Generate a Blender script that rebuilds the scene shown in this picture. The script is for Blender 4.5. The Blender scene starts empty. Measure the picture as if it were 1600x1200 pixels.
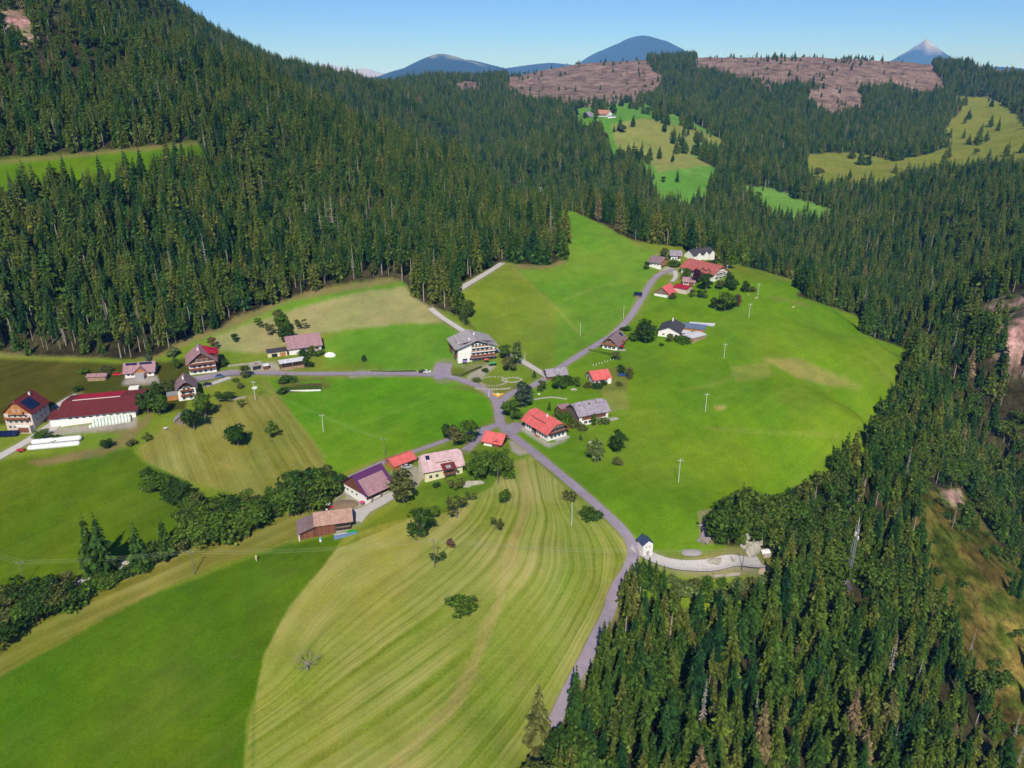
import bpy, bmesh, math, random
import numpy as np
from math import radians as R, sin, cos, tan, atan2, pi, sqrt
from mathutils import Vector, Matrix
random.seed(7); RNG = np.random.default_rng(11)
sc = bpy.context.scene
# ------------------------------------------------------------------ camera, sky, sun, exposure
CAMZ = 150.0; PITCH = R(22.0); FPX = 1186.0
cam_d = bpy.data.cameras.new("camera"); cam = bpy.data.objects.new("camera", cam_d)
sc.collection.objects.link(cam); sc.camera = cam
cam.location = (0, 0, CAMZ); cam.rotation_euler = (pi/2 - PITCH, 0, 0)
cam_d.sensor_width = 36; cam_d.lens = 36*FPX/1600; cam_d.clip_start = 1; cam_d.clip_end = 60000
SUN_EL, SUN_AZ = R(44), R(2.2)          # shadows run away from the viewer, towards azimuth SUN_AZ
w = bpy.data.worlds.new("World"); sc.world = w; w.use_nodes = True
wn = w.node_tree.nodes; bg = wn["Background"]; bg.inputs[1].default_value = 0.076
sky = wn.new("ShaderNodeTexSky"); sky.sky_type = 'NISHITA'; sky.sun_disc = False
sky.sun_elevation = SUN_EL; sky.sun_rotation = pi + SUN_AZ; sky.altitude = 2200
sky.air_density = 1.0; sky.dust_density = 0.0; sky.ozone_density = 3.0
tint = wn.new("ShaderNodeVectorMath"); tint.operation = 'MULTIPLY'; tint.inputs[1].default_value = (.66, .98, 1.50)
w.node_tree.links.new(sky.outputs[0], tint.inputs[0]); w.node_tree.links.new(tint.outputs[0], bg.inputs[0])
sun_d = bpy.data.lights.new("sun", 'SUN'); sun_d.energy = 5.0; sun_d.angle = R(0.5); sun_d.color = (1, .94, .82)
sun = bpy.data.objects.new("sun", sun_d); sc.collection.objects.link(sun)
ld = Vector((sin(SUN_AZ)*cos(SUN_EL), cos(SUN_AZ)*cos(SUN_EL), -sin(SUN_EL)))
sun.rotation_euler = ld.to_track_quat('-Z', 'Y').to_euler()
sc.view_settings.view_transform = 'Standard'; sc.view_settings.look = 'None'
sc.view_settings.gamma = 1; sc.view_settings.exposure = 0.0
sc.cycles.max_bounces = 5; sc.cycles.diffuse_bounces = 2; sc.cycles.transparent_max_bounces = 4; sc.cycles.volume_bounces = 1
# ------------------------------------------------------------------ projection helpers (plain geometry)
CP, SP = cos(PITCH), sin(PITCH)
def pray(px, py):
    a = (np.asarray(px, float)-800)/FPX; b = (600-np.asarray(py, float))/FPX
    return np.stack([a, CP+b*SP, -SP+b*CP], -1)
def proj(x, y, z):
    dz = z-CAMZ; dep = y*CP-dz*SP; up = y*SP+dz*CP
    dep = np.where(np.abs(dep) < 1e-3, 1e-3, dep)
    px = 800+FPX*x/dep; py = 600-FPX*up/dep
    return np.where(dep > 1, px, 1e6), np.where(dep > 1, py, 1e6)
# ------------------------------------------------------------------ terrain
CZ = [(0,1200,-25),(400,1200,-19),(800,1200,-17),(200,1000,-16),(600,900,-6),(900,900,-5),(780,640,0),(150,640,5),(0,620,6),
(0,800,-8),(150,850,-10),(350,600,6),(480,540,9),(730,580,4),(640,440,28),(450,490,20),(200,550,13),(0,552,12),(860,430,25),(1030,430,21),(1100,430,23),
(1180,430,23),(1250,460,16),(1000,590,4),(1200,600,0),(1350,600,-9),(1400,558,-10),(1300,520,2),(1250,700,-11),(1080,760,-8),
(1050,850,-10),(1150,880,-14),(880,330,46),(720,450,25),(800,412,29),(885,412,28),(930,520,8),(400,750,-4),(600,720,-1),(985,860,-8),
(940,1000,-15),(870,1140,-20),(340,660,3),(1000,380,33),(650,500,15),(-150,640,6),(-100,900,-14),(-100,1200,-28),(0,1010,-18),(880,600,3),(1350,660,-14),(900,1110,-20),(1100,1180,-40),(1000,1200,-31),(1200,1000,-40),(1500,1100,-74),(1700,1200,-88),(1300,1200,-58),(1000,1000,-24),(1350,850,-40),(830,1200,-21)]
CY = [(150,238,590),(150,262,560),(0,262,550),(300,226,620),(150,120,690),(150,30,840),(0,0,800),(-200,0,760),(-200,250,530),(400,300,610),(400,180,770),
(400,124,960),(250,74,960),(300,400,470),(0,420,450),(500,184,980),(560,216,990),(640,256,960),(740,272,880),(830,335,700),(560,330,640),(700,370,620),
(600,140,2300),(530,172,2300),(450,185,2300),(700,205,1500),(800,255,1230),(800,118,2600),(900,103,2700),(920,135,2250),(940,180,1480),(1000,240,1230),(1080,290,1060),(960,362,760),
(1150,385,760),(1250,330,1020),(1300,262,1300),(1450,245,1300),(1550,200,1650),(1300,150,1950),(1200,88,2500),(1400,100,2500),(1550,115,2300),
(1400,370,880),(1550,320,900),(1700,300,880),(1600,410,610),(1480,470,700),(1450,520,590),(1500,560,520),(1580,535,480),(1700,520,480),(1560,660,470),(1480,790,352),(1580,900,300),
(1650,800,420),(1750,1000,330),(1350,720,360),(1650,150,2000),(1750,110,2300)]
CW = [(-600,1150,400),(-900,900,380),(-350,1500,120),(-100,1500,25),(-1200,1500,350),(-1500,500,250),(-600,200,0),(-600,-200,-20),(0,-100,-50),(0,60,-42),(250,60,-75),(500,100,-70),
(900,300,60),(1500,900,250),(1500,1800,250),(0,3200,100),(-1000,3000,80),(1500,3100,120),(700,-100,-60),(1200,3300,110),(350,1500,60),(-155,1130,-15),(-60,1050,-25),(-265,1180,15),(28,860,-2),(-380,1250,60),(90,830,-15)]
pts = []
for px, py, z in CZ:
    d = pray(px, py); t = (z-CAMZ)/d[2]; pts.append((d[0]*t, d[1]*t, z))
for px, py, Y in CY:
    d = pray(px, py); t = Y/d[1]; pts.append((d[0]*t, Y, CAMZ+d[2]*t))
P = np.array(pts+CW, float)
def tps_fit(xy, v, lam):
    n = len(xy); d2 = ((xy[:, None]-xy[None])**2).sum(-1)
    K = 0.5*d2*np.log(d2+1e-9)+lam*np.eye(n); Q = np.c_[np.ones(n), xy]
    A = np.zeros((n+3, n+3)); A[:n, :n] = K; A[:n, n:] = Q; A[n:, :n] = Q.T
    return xy, np.linalg.solve(A, np.r_[v, 0, 0, 0])
def tps_eval(fit, x, y):
    xy, c = fit; n = len(xy); out = np.empty(x.shape)
    xf = x.ravel(); yf = y.ravel(); of = out.ravel()
    for i in range(0, len(xf), 60000):
        X = xf[i:i+60000, None]; Y = yf[i:i+60000, None]
        d2 = (X-xy[:, 0])**2+(Y-xy[:, 1])**2
        of[i:i+60000] = (0.5*d2*np.log(d2+1e-9))@c[:n]+c[n]+c[n+1]*X[:, 0]+c[n+2]*Y[:, 0]
    return of.reshape(x.shape)
def hsh(ix, iy, s):
    v = np.sin(ix*127.1+iy*311.7+s*74.7)*43758.5453
    return v-np.floor(v)
def vnoise(x, y, s=0):
    ix = np.floor(x); iy = np.floor(y); fx = x-ix; fy = y-iy
    fx = fx*fx*(3-2*fx); fy = fy*fy*(3-2*fy)
    a = hsh(ix, iy, s); b = hsh(ix+1, iy, s); c = hsh(ix, iy+1, s); d = hsh(ix+1, iy+1, s)
    return (a*(1-fx)+b*fx)*(1-fy)+(c*(1-fx)+d*fx)*fy
def fbm(x, y, s=0, o=4):
    v = 0; a = .5
    for i in range(o):
        v = v+a*vnoise(x*2**i, y*2**i, s+i*13); a *= .5
    return v
XS = 400.0
tfit = tps_fit(P[:, :2]/XS, P[:, 2], 2e-4)
def inpoly(px, py, poly):
    r = np.zeros(np.shape(px), bool); n = len(poly)
    for i in range(n):
        x0, y0 = poly[i]; x1, y1 = poly[(i+1) % n]
        if y0 == y1: continue
        c = ((y0 > py) != (y1 > py)) & (px < (x1-x0)*(py-y0)/(y1-y0)+x0)
        r ^= c
    return r
PLATEAU = [(-900,1500),(-900,570),(0,550),(60,556),(150,558),(190,562),(245,556),(270,540),(300,524),(343,513),(369,493),(395,487),(415,477),(450,467),(470,458),(501,450),(544,443),(582,438),(613,434),(633,444),(645,463),(674,481),(714,493),(722,505),(745,516),(730,498),(712,470),(708,450),(785,408),(820,414),(860,413),(884,404),(887,385),(878,355),(852,322),(842,296),(848,292),(858,318),(900,332),(940,350),(985,374),(1011,380),(1066,386),(1076,400),(1100,388),(1121,408),(1134,417),(1150,412),(1190,422),(1265,445),(1240,462),(1270,470),(1350,497),(1345,520),(1430,550),(1400,600),(1385,650),(1360,700),(1310,740),(1270,775),(1220,800),(1180,815),(1130,830),(1112,850),(1200,858),(1218,885),(1200,938),(1160,950),(1100,962),(1040,948),(1012,935),(990,935),(968,950),(964,962),(946,995),(925,1034),(907,1068),(889,1106),(871,1146),(852,1184),(836,1220),(780,1500)]
TERRACE = [(-300,262),(0,248),(150,236),(310,220),(316,240),(250,275),(100,300),(-300,320)]
MID_A = [(898,172),(930,160),(960,156),(1000,162),(1035,174),(1075,186),(1110,206),(1138,226),(1130,236),(1100,236),(1090,246),(1112,258),(1126,270),(1105,290),(1108,320),(1030,318),(1020,290),(1000,268),(958,255),(950,225),(938,205),(902,200)]
MID_B = [(1150,288),(1200,294),(1250,312),(1312,330),(1312,346),(1290,354),(1235,350),(1180,328),(1150,306)]
MID_C = [(1255,238),(1330,238),(1400,252),(1470,234),(1474,200),(1500,172),(1480,150),(1520,140),(1560,160),(1600,190),(1760,240),(1700,262),(1600,264),(1540,268),(1500,272),(1440,280),(1390,292),(1350,304),(1290,298),(1258,280)]
CLEAR = [[(788,112),(800,104),(850,94),(920,88),(1010,88),(1034,125),(1026,150),(970,164),(900,166),(850,160),(800,158)],[(706,132),(742,124),(752,146),(722,152)],
 [(1080,104),(1100,76),(1150,66),(1280,68),(1380,76),(1450,88),(1475,140),(1440,152),(1400,138),(1330,142),(1240,134),(1200,140),(1150,124)],
 [(1262,140),(1340,138),(1352,170),(1300,182),(1270,168)],[(1480,92),(1520,92),(1610,88),(1760,90),(1760,130),(1600,125),(1540,112)],[(860,146),(880,160),(905,175),(880,172)],
 [(1310,165),(1340,160),(1335,175)]]
PATCH = [(735,226),(772,238),(765,248),(738,243)]
BRUSH = [(1440,765),(1500,762),(1560,850),(1640,900),(1760,1300),(1590,1300),(1535,1090),(1485,980),(1450,900),(1425,820)]
SCAR = [[(1535,480),(1560,462),(1640,450),(1660,575),(1600,570),(1540,540)],[(0,10),(40,20),(62,60),(40,78),(0,50)],[(1470,765),(1500,765),(1510,790),(1475,790)]]
def region(px, py, Y):
    """open = 1 meadow plateau, 2 terrace, 3 far meadows, 4 clear-cut, 5 brush; 0 forest"""
    r = np.zeros(np.shape(px), np.int8); px0, py0 = px, py
    k_ = (Y > 950); px = np.where(k_, px+16*(fbm(px0/22, py0/9, 71, 3)-.45), px0); py = np.where(k_, py+7*(fbm(px0/18, py0/8, 73, 3)-.45), py0)
    r[inpoly(px, py, PLATEAU) & (Y < 730)] = 1
    r[inpoly(px, py, TERRACE) & (Y < 720) & (Y > 400)] = 2
    far = (Y > 950) & (Y < 2100)
    for m in (MID_A, MID_B, MID_C): r[inpoly(px, py, m) & far & (r == 0)] = 3
    for m in CLEAR: r[inpoly(px, py, m) & (Y > 1300) & (Y < 3300)] = 4
    r[inpoly(px, py, PATCH) & (Y > 600) & (Y < 1000)] = 3
    r[inpoly(px, py, BRUSH) & (Y < 450)] = 5
    for m in SCAR: r[inpoly(px, py, m) & (Y < 1200)] = 5
    return r
az = np.radians(np.r_[np.arange(-180, -43, 3.), np.arange(-43, 43.01, .085), np.arange(45, 180.1, 3.)])
def geo(a, b, q): return a*np.exp(np.arange(0, math.log(b/a), q))
rad = np.r_[geo(20, 110, .08), geo(110, 700, .0035), geo(700, 3100, .004), geo(3100, 31000, .009)]
AZ, RD = np.meshgrid(az, rad)
GX = RD*np.sin(AZ); GY = RD*np.cos(AZ)
def mountains(x, y):
    z = np.full(x.shape, -150.0); rg = 1-2*np.abs(fbm(x/2600+9, y/2600, 5, 6)-.48)*2
    def peak(px, py, Y, wx, wy, p=2.0, rough=.06, flat=0):
        nonlocal z
        d = pray(px, py); t = Y/d[1]; x0 = d[0]*t; h = CAMZ+d[2]*t+150
        u = np.abs(x-x0)/wx; v = np.abs(y-Y)/wy
        rr = np.sqrt(u*u+v*v)
        n = (fbm(x/1500+px, y/1500, px, 6)-.5)
        zz = -150+h*np.clip(1-rr**p*(1+.5*n), 0, 2)+h*(rough*1.6*n+.10*(rg-.6))*np.clip(rr*2.5, .12, 1)
        z = np.maximum(z, zz)
    K = 2.1
    for q in ((1003,56,8200,850,1900,1.45,.22),(975,66,8200,780,1800,1.4,.2),(1035,70,8200,820,1800,1.35,.22),(690,83,6200,720,1600,1.5,.2),(730,93,6400,780,1600,1.45,.22),(645,104,6200,640,1600,1.4,.22),
     (1447,60,9500,620,1300,.95,.30),(1430,76,9300,600,1200,1.0,.28),(1468,80,9300,560,1200,1.0,.28),(1410,92,9200,600,1200,1.1,.2),(512,100,12500,1200,2000,1.1,.25),(568,106,12500,900,2000,1.1,.25),(540,118,9000,900,1500,1.3,.1),(480,104,12500,1000,2000,1.1,.2),
     (600,120,8000,1500,1500,1.3,.15),(860,98,7500,1500,1500,1.3,.1),(1560,104,7000,1200,1500,1.3,.1)): peak(q[0], q[1], q[2]*K, q[3]*K, q[4]*K, q[5], q[6])
    return z
def base_height(x, y):
    z = tps_eval(tfit, x/XS, y/XS)
    r = np.sqrt(x*x+y*y)
    z = np.clip(z, -110, 420)
    k = np.clip((r-2900)/700, 0, 1); k = k*k*(3-2*k)
    # terrain beside and behind the viewer settles to a gentle valley side
    return z*(1-k)+mountains(x, y)*k
GZ0 = base_height(GX, GY)
PX, PY = proj(GX, GY, GZ0)
REG = region(PX, PY, GY)
soft = (REG == 1) | (REG == 2)
def blur(a, n, times=2):
    for _ in range(times):
        for ax_ in (0, 1):
            p_ = [(0, 0), (0, 0)]; p_[ax_] = (n+1, n); c = np.cumsum(np.pad(a, p_, mode='edge'), axis=ax_)
            a = (np.take(c, range(2*n+1, c.shape[ax_]), ax_)-np.take(c, range(0, c.shape[ax_]-2*n-1), ax_))/(2*n+1)
    return a
sm_ = blur(soft.astype(float), 12); hard = np.clip(1-sm_*1.6, 0, 1)
amp = .35+hard*np.where(RD < 900, 3.0, 9.0)
far_k = np.clip((RD-900)/1500, 0, 1)
GZ = GZ0+amp*(fbm(GX/55, GY/55, 3)-.47)*np.where(RD < 2900, 1, 0)+(fbm(GX/260, GY/260, 9)-.47)*28*far_k*(RD < 3200)+np.where(REG == 5, 1, 0)*(3.0*(fbm(GX/12, GY/12, 5)-.5)+1.6*(fbm(GX/3.5, GY/3.5, 6)-.5))
NR, NA = GX.shape
def height(x, y):
    x = np.asarray(x, float); y = np.asarray(y, float)
    r = np.clip(np.hypot(x, y), rad[0], rad[-1]*.999); a = np.arctan2(x, y)
    i = np.clip(np.searchsorted(rad, r)-1, 0, NR-2); j = np.clip(np.searchsorted(az, a)-1, 0, NA-2)
    u = (r-rad[i])/(rad[i+1]-rad[i]); v = (a-az[j])/(az[j+1]-az[j])
    return (GZ[i, j]*(1-v)+GZ[i, j+1]*v)*(1-u)+(GZ[i+1, j]*(1-v)+GZ[i+1, j+1]*v)*u
def ground_at(px, py):
    d = pray(px, py); t = geo(60, 16000, .004)[:, None]/d[1]
    X = t[:, 0]*d[0]; Y = t[:, 0]*d[1]; Z = CAMZ+t[:, 0]*d[2]
    h = height(X, Y); below = np.nonzero(Z < h)[0]
    if len(below) == 0: return Vector((X[-1], Y[-1], h[-1]))
    k = below[0]; a, b = t[max(k-1, 0), 0], t[k, 0]
    for _ in range(18):
        m = (a+b)/2
        if CAMZ+m*d[2] < height(m*d[0], m*d[1]): b = m
        else: a = m
    x, y = b*d[0], b*d[1]
    return Vector((float(x), float(y), float(height(x, y))))
def gz(x, y): return float(height(x, y))
# ------------------------------------------------------------------ roads (centre lines on the ground)
def smooth_line(pp, step=2.5):
    W = [ground_at(a, b) for a, b in pp]; out = []
    for i in range(len(W)-1):
        p0 = W[max(i-1, 0)]; p1 = W[i]; p2 = W[i+1]; p3 = W[min(i+2, len(W)-1)]
        n = max(2, int((p2-p1).length/step))
        for k in range(n):
            t = k/n; a = 2*p1; b = (p2-p0)*t; c = (2*p0-5*p1+4*p2-p3)*t*t; d = (3*p1-p0-3*p2+p3)*t**3
            q = (a+b+c+d)*.5; out.append((q.x, q.y))
    out.append((W[-1].x, W[-1].y))
    return np.array(out)
ROADS = {}
def rd(key, pp, w_, kind): ROADS[key] = (smooth_line(pp), w_, kind)
rd('main', [(348,586),(400,583),(470,584),(540,584),(600,584),(660,585),(700,589),(730,597),(755,607),(772,622),(779,640),(782,660),(797,678),(828,702),(868,735),(910,770),(950,806),(974,830),(987,850),(990,870),(982,895),(966,920),(955,945)], 4.3, 'asphalt')
rd('lower', [(966,920),(956,943),(950,962),(935,990),(916,1030),(898,1062),(880,1100),(862,1140),(845,1175),(828,1215),(812,1260)], 3.5, 'asphalt')
rd('north', [(778,634),(800,614),(832,603),(858,587),(888,566),(925,543),(958,522),(983,497),(1003,466),(1016,444),(1030,429),(1054,421)], 4.0, 'asphalt')
rd('west', [(786,665),(762,668),(735,675),(700,687),(655,703),(610,718),(575,733),(545,748)], 2.9, 'asphalt')
rd('south_yard', [(778,664),(765,668),(752,680),(738,694),(728,704)], 4.2, 'asphalt')
rd('east_yard', [(795,676),(803,668),(815,664)], 8, 'asphalt')
rd('chalet_yard', [(300,594),(330,589),(352,584),(372,582)], 6.5, 'asphalt')
rd('hotel_yard', [(694,592),(690,580),(695,568)], 9, 'asphalt')
rd('gravel_hill', [(785,411),(765,424),(742,438),(715,455)], 4.2, 'gravel')
rd('gravel_top', [(845,293),(847,305),(849,318)], 5, 'gravel')
rd('gravel_hotel', [(672,482),(690,496),(712,510),(740,528),(770,545),(800,556),(822,568),(842,580),(856,588)], 3.6, 'gravel')
rd('west_gravel', [(-30,730),(10,708),(45,688),(75,668),(92,655)], 4.5, 'gravel')
rd('west_gravel_back', [(50,690),(85,668),(86,640),(105,625),(120,617)], 4.2, 'gravel')
rd('barn_drive', [(640,752),(620,768),(595,785),(572,797),(556,815)], 5, 'gravel')
rd('barn_drive_two', [(572,797),(545,805),(515,797)], 5, 'gravel')
rd('east_gravel', [(988,852),(1008,866),(1040,880),(1080,886),(1120,884),(1160,880),(1190,882)], 4.6, 'gravel')
rd('upper_gravel', [(1054,423),(1056,432),(1050,440)], 3, 'gravel')
rd('west_chalet_drive', [(360,590),(340,597),(322,603)], 3.0, 'gravel')
rd('low_gravel', [(105,918),(122,911),(141,902)], 2.6, 'gravel')
# ------------------------------------------------------------------ materials
def lin(r, g, b):
    f = lambda c: (c/255/12.92) if c/255 <= .04045 else ((c/255+.055)/1.055)**2.4
    return (f(r), f(g), f(b))
MATS = {}
def mat(name, col, rough=.8, var=0, scale=1.0, bump=0, col2=None, spec=.3, metal=0, objvar=0, stripes=None):
    """procedural surface: two colours mixed by noise (optionally boards / tiles), slight bump"""
    if name in MATS: return MATS[name]
    m = bpy.data.materials.new(name); m.use_nodes = True; nt = m.node_tree; N = nt.nodes; L = nt.links
    b = N["Principled BSDF"]; b.inputs["Roughness"].default_value = rough
    b.inputs["Specular IOR Level"].default_value = spec; b.inputs["Metallic"].default_value = metal
    tc = N.new("ShaderNodeTexCoord"); no = N.new("ShaderNodeTexNoise"); no.inputs["Scale"].default_value = scale
    no.inputs["Detail"].default_value = 6; no.inputs["Roughness"].default_value = .7
    L.new(tc.outputs["Object"], no.inputs["Vector"])
    mx = N.new("ShaderNodeMix"); mx.data_type = 'RGBA'
    c2 = col2 or tuple(min(1, c*(1-var)) for c in col)
    mx.inputs[6].default_value = (*col, 1); mx.inputs[7].default_value = (*c2, 1)
    mr = N.new("ShaderNodeMapRange"); mr.inputs[1].default_value = .35; mr.inputs[2].default_value = .65
    L.new(no.outputs[0], mr.inputs[0]); L.new(mr.outputs[0], mx.inputs[0]); out = mx.outputs[2]
    if stripes:
        ax, per, depth = stripes
        sx = N.new("ShaderNodeSeparateXYZ"); L.new(tc.outputs["Object"], sx.inputs[0])
        a = N.new("ShaderNodeMath"); a.operation = 'MULTIPLY'; a.inputs[1].default_value = 1/per; L.new(sx.outputs[ax], a.inputs[0])
        f = N.new("ShaderNodeMath"); f.operation = 'FLOOR'; L.new(a.outputs[0], f.inputs[0])
        wn_ = N.new("ShaderNodeTexWhiteNoise"); wn_.noise_dimensions = '1D'; L.new(f.outputs[0], wn_.inputs["W"])
        m2 = N.new("ShaderNodeMapRange"); m2.inputs[3].default_value = 1-depth; m2.inputs[4].default_value = 1+depth*.6; L.new(wn_.outputs[0], m2.inputs[0])
        sc_ = N.new("ShaderNodeVectorMath"); sc_.operation = 'SCALE'; L.new(out, sc_.inputs[0]); L.new(m2.outputs[0], sc_.inputs[3]); out = sc_.outputs[0]
    if objvar:
        oi = N.new("ShaderNodeObjectInfo"); m3 = N.new("ShaderNodeMapRange"); m3.inputs[3].default_value = 1-objvar; m3.inputs[4].default_value = 1+objvar
        L.new(oi.outputs["Random"], m3.inputs[0]); s3 = N.new("ShaderNodeVectorMath"); s3.operation = 'SCALE'
        L.new(out, s3.inputs[0]); L.new(m3.outputs[0], s3.inputs[3]); out = s3.outputs[0]
    L.new(out, b.inputs["Base Color"])
    if bump:
        bp = N.new("ShaderNodeBump"); bp.inputs["Strength"].default_value = bump; bp.inputs["Distance"].default_value = .1
        L.new(no.outputs[0], bp.inputs["Height"]); L.new(bp.outputs[0], b.inputs["Normal"])
    MATS[name] = m; return m
def foliage(name, ramp, trans=0.25, nscale=.35):
    m = bpy.data.materials.new(name); m.use_nodes = True; nt = m.node_tree; N = nt.nodes; L = nt.links
    b = N["Principled BSDF"]; b.inputs["Roughness"].default_value = .9; b.inputs["Specular IOR Level"].default_value = .03
    oi = N.new("ShaderNodeObjectInfo"); cr = N.new("ShaderNodeValToRGB"); L.new(oi.outputs["Random"], cr.inputs[0])
    e = cr.color_ramp.elements; e[0].position = ramp[0][0]; e[0].color = (*ramp[0][1], 1); e[1].position = ramp[-1][0]; e[1].color = (*ramp[-1][1], 1)
    for p_, c_ in ramp[1:-1]:
        k = e.new(p_); k.color = (*c_, 1)
    tc = N.new("ShaderNodeTexCoord"); no = N.new("ShaderNodeTexNoise"); no.inputs["Scale"].default_value = nscale; no.inputs["Detail"].default_value = 5
    L.new(tc.outputs["Object"], no.inputs["Vector"])
    mr = N.new("ShaderNodeMapRange"); mr.inputs[1].default_value = .3; mr.inputs[2].default_value = .7; mr.inputs[3].default_value = .55; mr.inputs[4].default_value = 1.5
    L.new(no.outputs[0], mr.inputs[0])
    sm = N.new("ShaderNodeVectorMath"); sm.operation = 'SCALE'; L.new(cr.outputs[0], sm.inputs[0]); L.new(mr.outputs[0], sm.inputs[3])
    at_ = N.new("ShaderNodeAttribute"); at_.attribute_name = "leaf_tone"; sm0 = sm; sm = N.new("ShaderNodeVectorMath"); sm.operation = 'SCALE'; L.new(sm0.outputs[0], sm.inputs[0]); L.new(at_.outputs["Fac"], sm.inputs[3])
    L.new(sm.outputs[0], b.inputs["Base Color"])
    if trans:
        tr = N.new("ShaderNodeBsdfTranslucent"); L.new(sm.outputs[0], tr.inputs[0]); mxs = N.new("ShaderNodeMixShader"); mxs.inputs[0].default_value = trans
        L.new(b.outputs[0], mxs.inputs[1]); L.new(tr.outputs[0], mxs.inputs[2]); L.new(mxs.outputs[0], N["Material Output"].inputs[0])
    MATS[name] = m; return m
SPR = foliage("spruce_needles", [(0,(.010,.036,.012)),(.22,(.022,.058,.012)),(.5,(.044,.082,.011)),(.75,(.064,.094,.013)),(.93,(.088,.098,.020)),(.99,(.06,.09,.01)),(1,(.15,.11,.06))], .10, 22)
BRD = foliage("broad_leaves", [(0,(.034,.075,.014)),(.35,(.06,.115,.018)),(.7,(.075,.125,.020)),(.92,(.100,.125,.026)),(1,(.05,.085,.02))], .22, 9)
BRK = mat("bark", (.20,.165,.13), .9, .4, 3)
BRKP = mat("pale_bark", (.36,.32,.27), .9, .3, 3)
# ------------------------------------------------------------------ ground sheet
def alb(r, g, b, k=.80): return tuple(k*c for c in lin(r, g, b))
base = dict(
 forest=(.045,.040,.018), forest_far=(.04,.045,.022), meadow=alb(112,138,35), lush=alb(100,145,35), bright=alb(93,147,12), pasture=alb(80,112,4), tan=alb(132,132,52),
 tanfield=alb(160,156,104), mown=alb(124,142,42), strip=alb(118,120,36), deep=alb(72,112,0), olive=alb(70,76,12), right=alb(100,142,18), dry=alb(165,150,88),
 terrace=alb(84,125,12), midtan=alb(150,148,82), midgreen=alb(98,150,52), midc=alb(134,140,58), clear=alb(138,116,106), brush=alb(108,104,46), scar=alb(168,142,126),
 gravel=alb(186,176,172), yard=alb(150,142,124), soil=alb(140,118,84), garden=alb(108,116,50), rock=alb(150,144,140), alp=alb(150,146,120), pale=alb(200,190,180), forestmt=(.022,.036,.026))
COL = np.zeros((NR, NA, 3)); COL[:] = base['forest']
COL[RD > 900] = base['forest_far']
COL[(RD > 3300)] = base['forestmt']
mz = GZ
n1 = fbm(GX/300, GY/300, 4, 5)
hi = (RD > 3300) & (mz > 470+250*(n1-.5)) & (GX < 2200); COL[hi] = base['forestmt']
dome = (RD > 9000) & (RD < 17000) & (GX < 0) & (GX > -1300) & (mz > 440+500*(n1-.5)); COL[dome] = base['alp']
k = (RD > 15000) & (GX > 6000) & (mz > 760+500*(n1-.5)); COL[k] = base['pale']
k = (RD > 22000) & (GX < -1000) & (mz > 130+300*(n1-.5)); COL[k] = base['pale']
COL[REG == 1] = base['meadow']; COL[REG == 2] = base['terrace']; COL[REG == 3] = base['midgreen']; COL[(REG == 3) & (PX > 1180)] = base['midc']; COL[(REG == 3) & (PX > 1140) & (PX < 1320) & (PY > 285)] = base['midgreen']; COL[REG == 4] = base['clear']; COL[REG == 5] = base['brush']
for m in SCAR: COL[inpoly(PX, PY, m) & (GY < 1200) & (REG == 5)] = base['scar']
wob = 3.0*(fbm(GX/9, GY/9, 21, 3)-.45)
QX = PX+wob*np.clip(350/RD, .2, 1.2); QY = PY+wob*.6
def fld(poly, c, reg=1, mixk=1.0, ymin=0, ymax=5000):
    k = inpoly(QX, QY, poly) & (REG == reg) & (GY > ymin) & (GY < ymax)
    COL[k] = COL[k]*(1-mixk)+np.array(base[c])*mixk
    return k
fld([(900,560),(1000,500),(1030,440),(1300,440),(1500,560),(1450,800),(1100,860),(1000,860),(880,740),(800,680),(830,610)], 'right')
fld([(-900,565),(0,560),(150,566),(220,570),(300,560),(290,640),(100,660),(-900,700)], 'olive')
fld([(300,535),(440,470),(560,440),(620,432),(640,446),(628,452),(530,466),(440,492),(300,540)], 'lush')
fld([(445,488),(530,464),(580,454),(634,448),(645,463),(674,481),(693,500),(691,505),(645,505),(559,513),(498,522),(455,532),(440,545),(400,552),(343,548),(330,530),(345,522),(400,503)], 'tanfield')
fld([(505,530),(560,514),(645,507),(690,506),(745,540),(700,560),(690,582),(560,583),(510,575)], 'lush')
fld([(505,575),(560,566),(600,572),(600,582),(440,583),(480,572)], 'meadow')
fld([(708,450),(790,408),(800,420),(870,480),(900,545),(830,570),(770,540),(725,505)], 'meadow')
fld([(800,420),(884,404),(887,385),(842,300),(900,332),(985,378),(1030,392),(1010,470),(950,525),(865,575),(870,480),(830,440)], 'lush')
fld([(415,592),(480,592),(690,590),(735,602),(765,625),(772,650),(740,668),(655,697),(600,714),(522,742),(497,703),(468,662),(438,618)], 'bright')
K1 = fld([(215,700),(262,668),(300,650),(345,628),(385,616),(430,618),(468,662),(497,703),(522,742),(480,760),(415,785),(340,765),(290,750),(225,720)], 'tan')
fld([(-900,728),(0,718),(205,700),(222,722),(290,752),(340,790),(200,870),(100,905),(0,930),(-900,1200)], 'pasture')
K2 = fld([(-900,1420),(-300,1130),(0,1000),(100,934),(200,888),(300,845),(420,812),(480,798),(470,838),(440,853),(330,887),(220,937),(100,1002),(0,1056),(-300,1190),(-900,1500)], 'strip')
fld([(-900,1500),(-300,1190),(0,1056),(220,937),(440,853),(560,828),(500,890),(450,950),(412,1020),(405,1060),(385,1130),(375,1260),(-900,1700)], 'deep')
fld([(545,835),(620,790),(660,760),(760,735),(820,720),(870,770),(840,820),(620,830)], 'pasture', mixk=.6)
K3 = fld([(540,838),(600,818),(700,800),(770,760),(790,725),(828,712),(868,748),(950,820),(978,850),(985,880),(950,930),(928,990),(892,1062),(860,1130),(820,1215),(780,1400),(360,1400),(388,1150),(405,1060),(412,1020),(450,950),(500,890)], 'mown')
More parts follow.
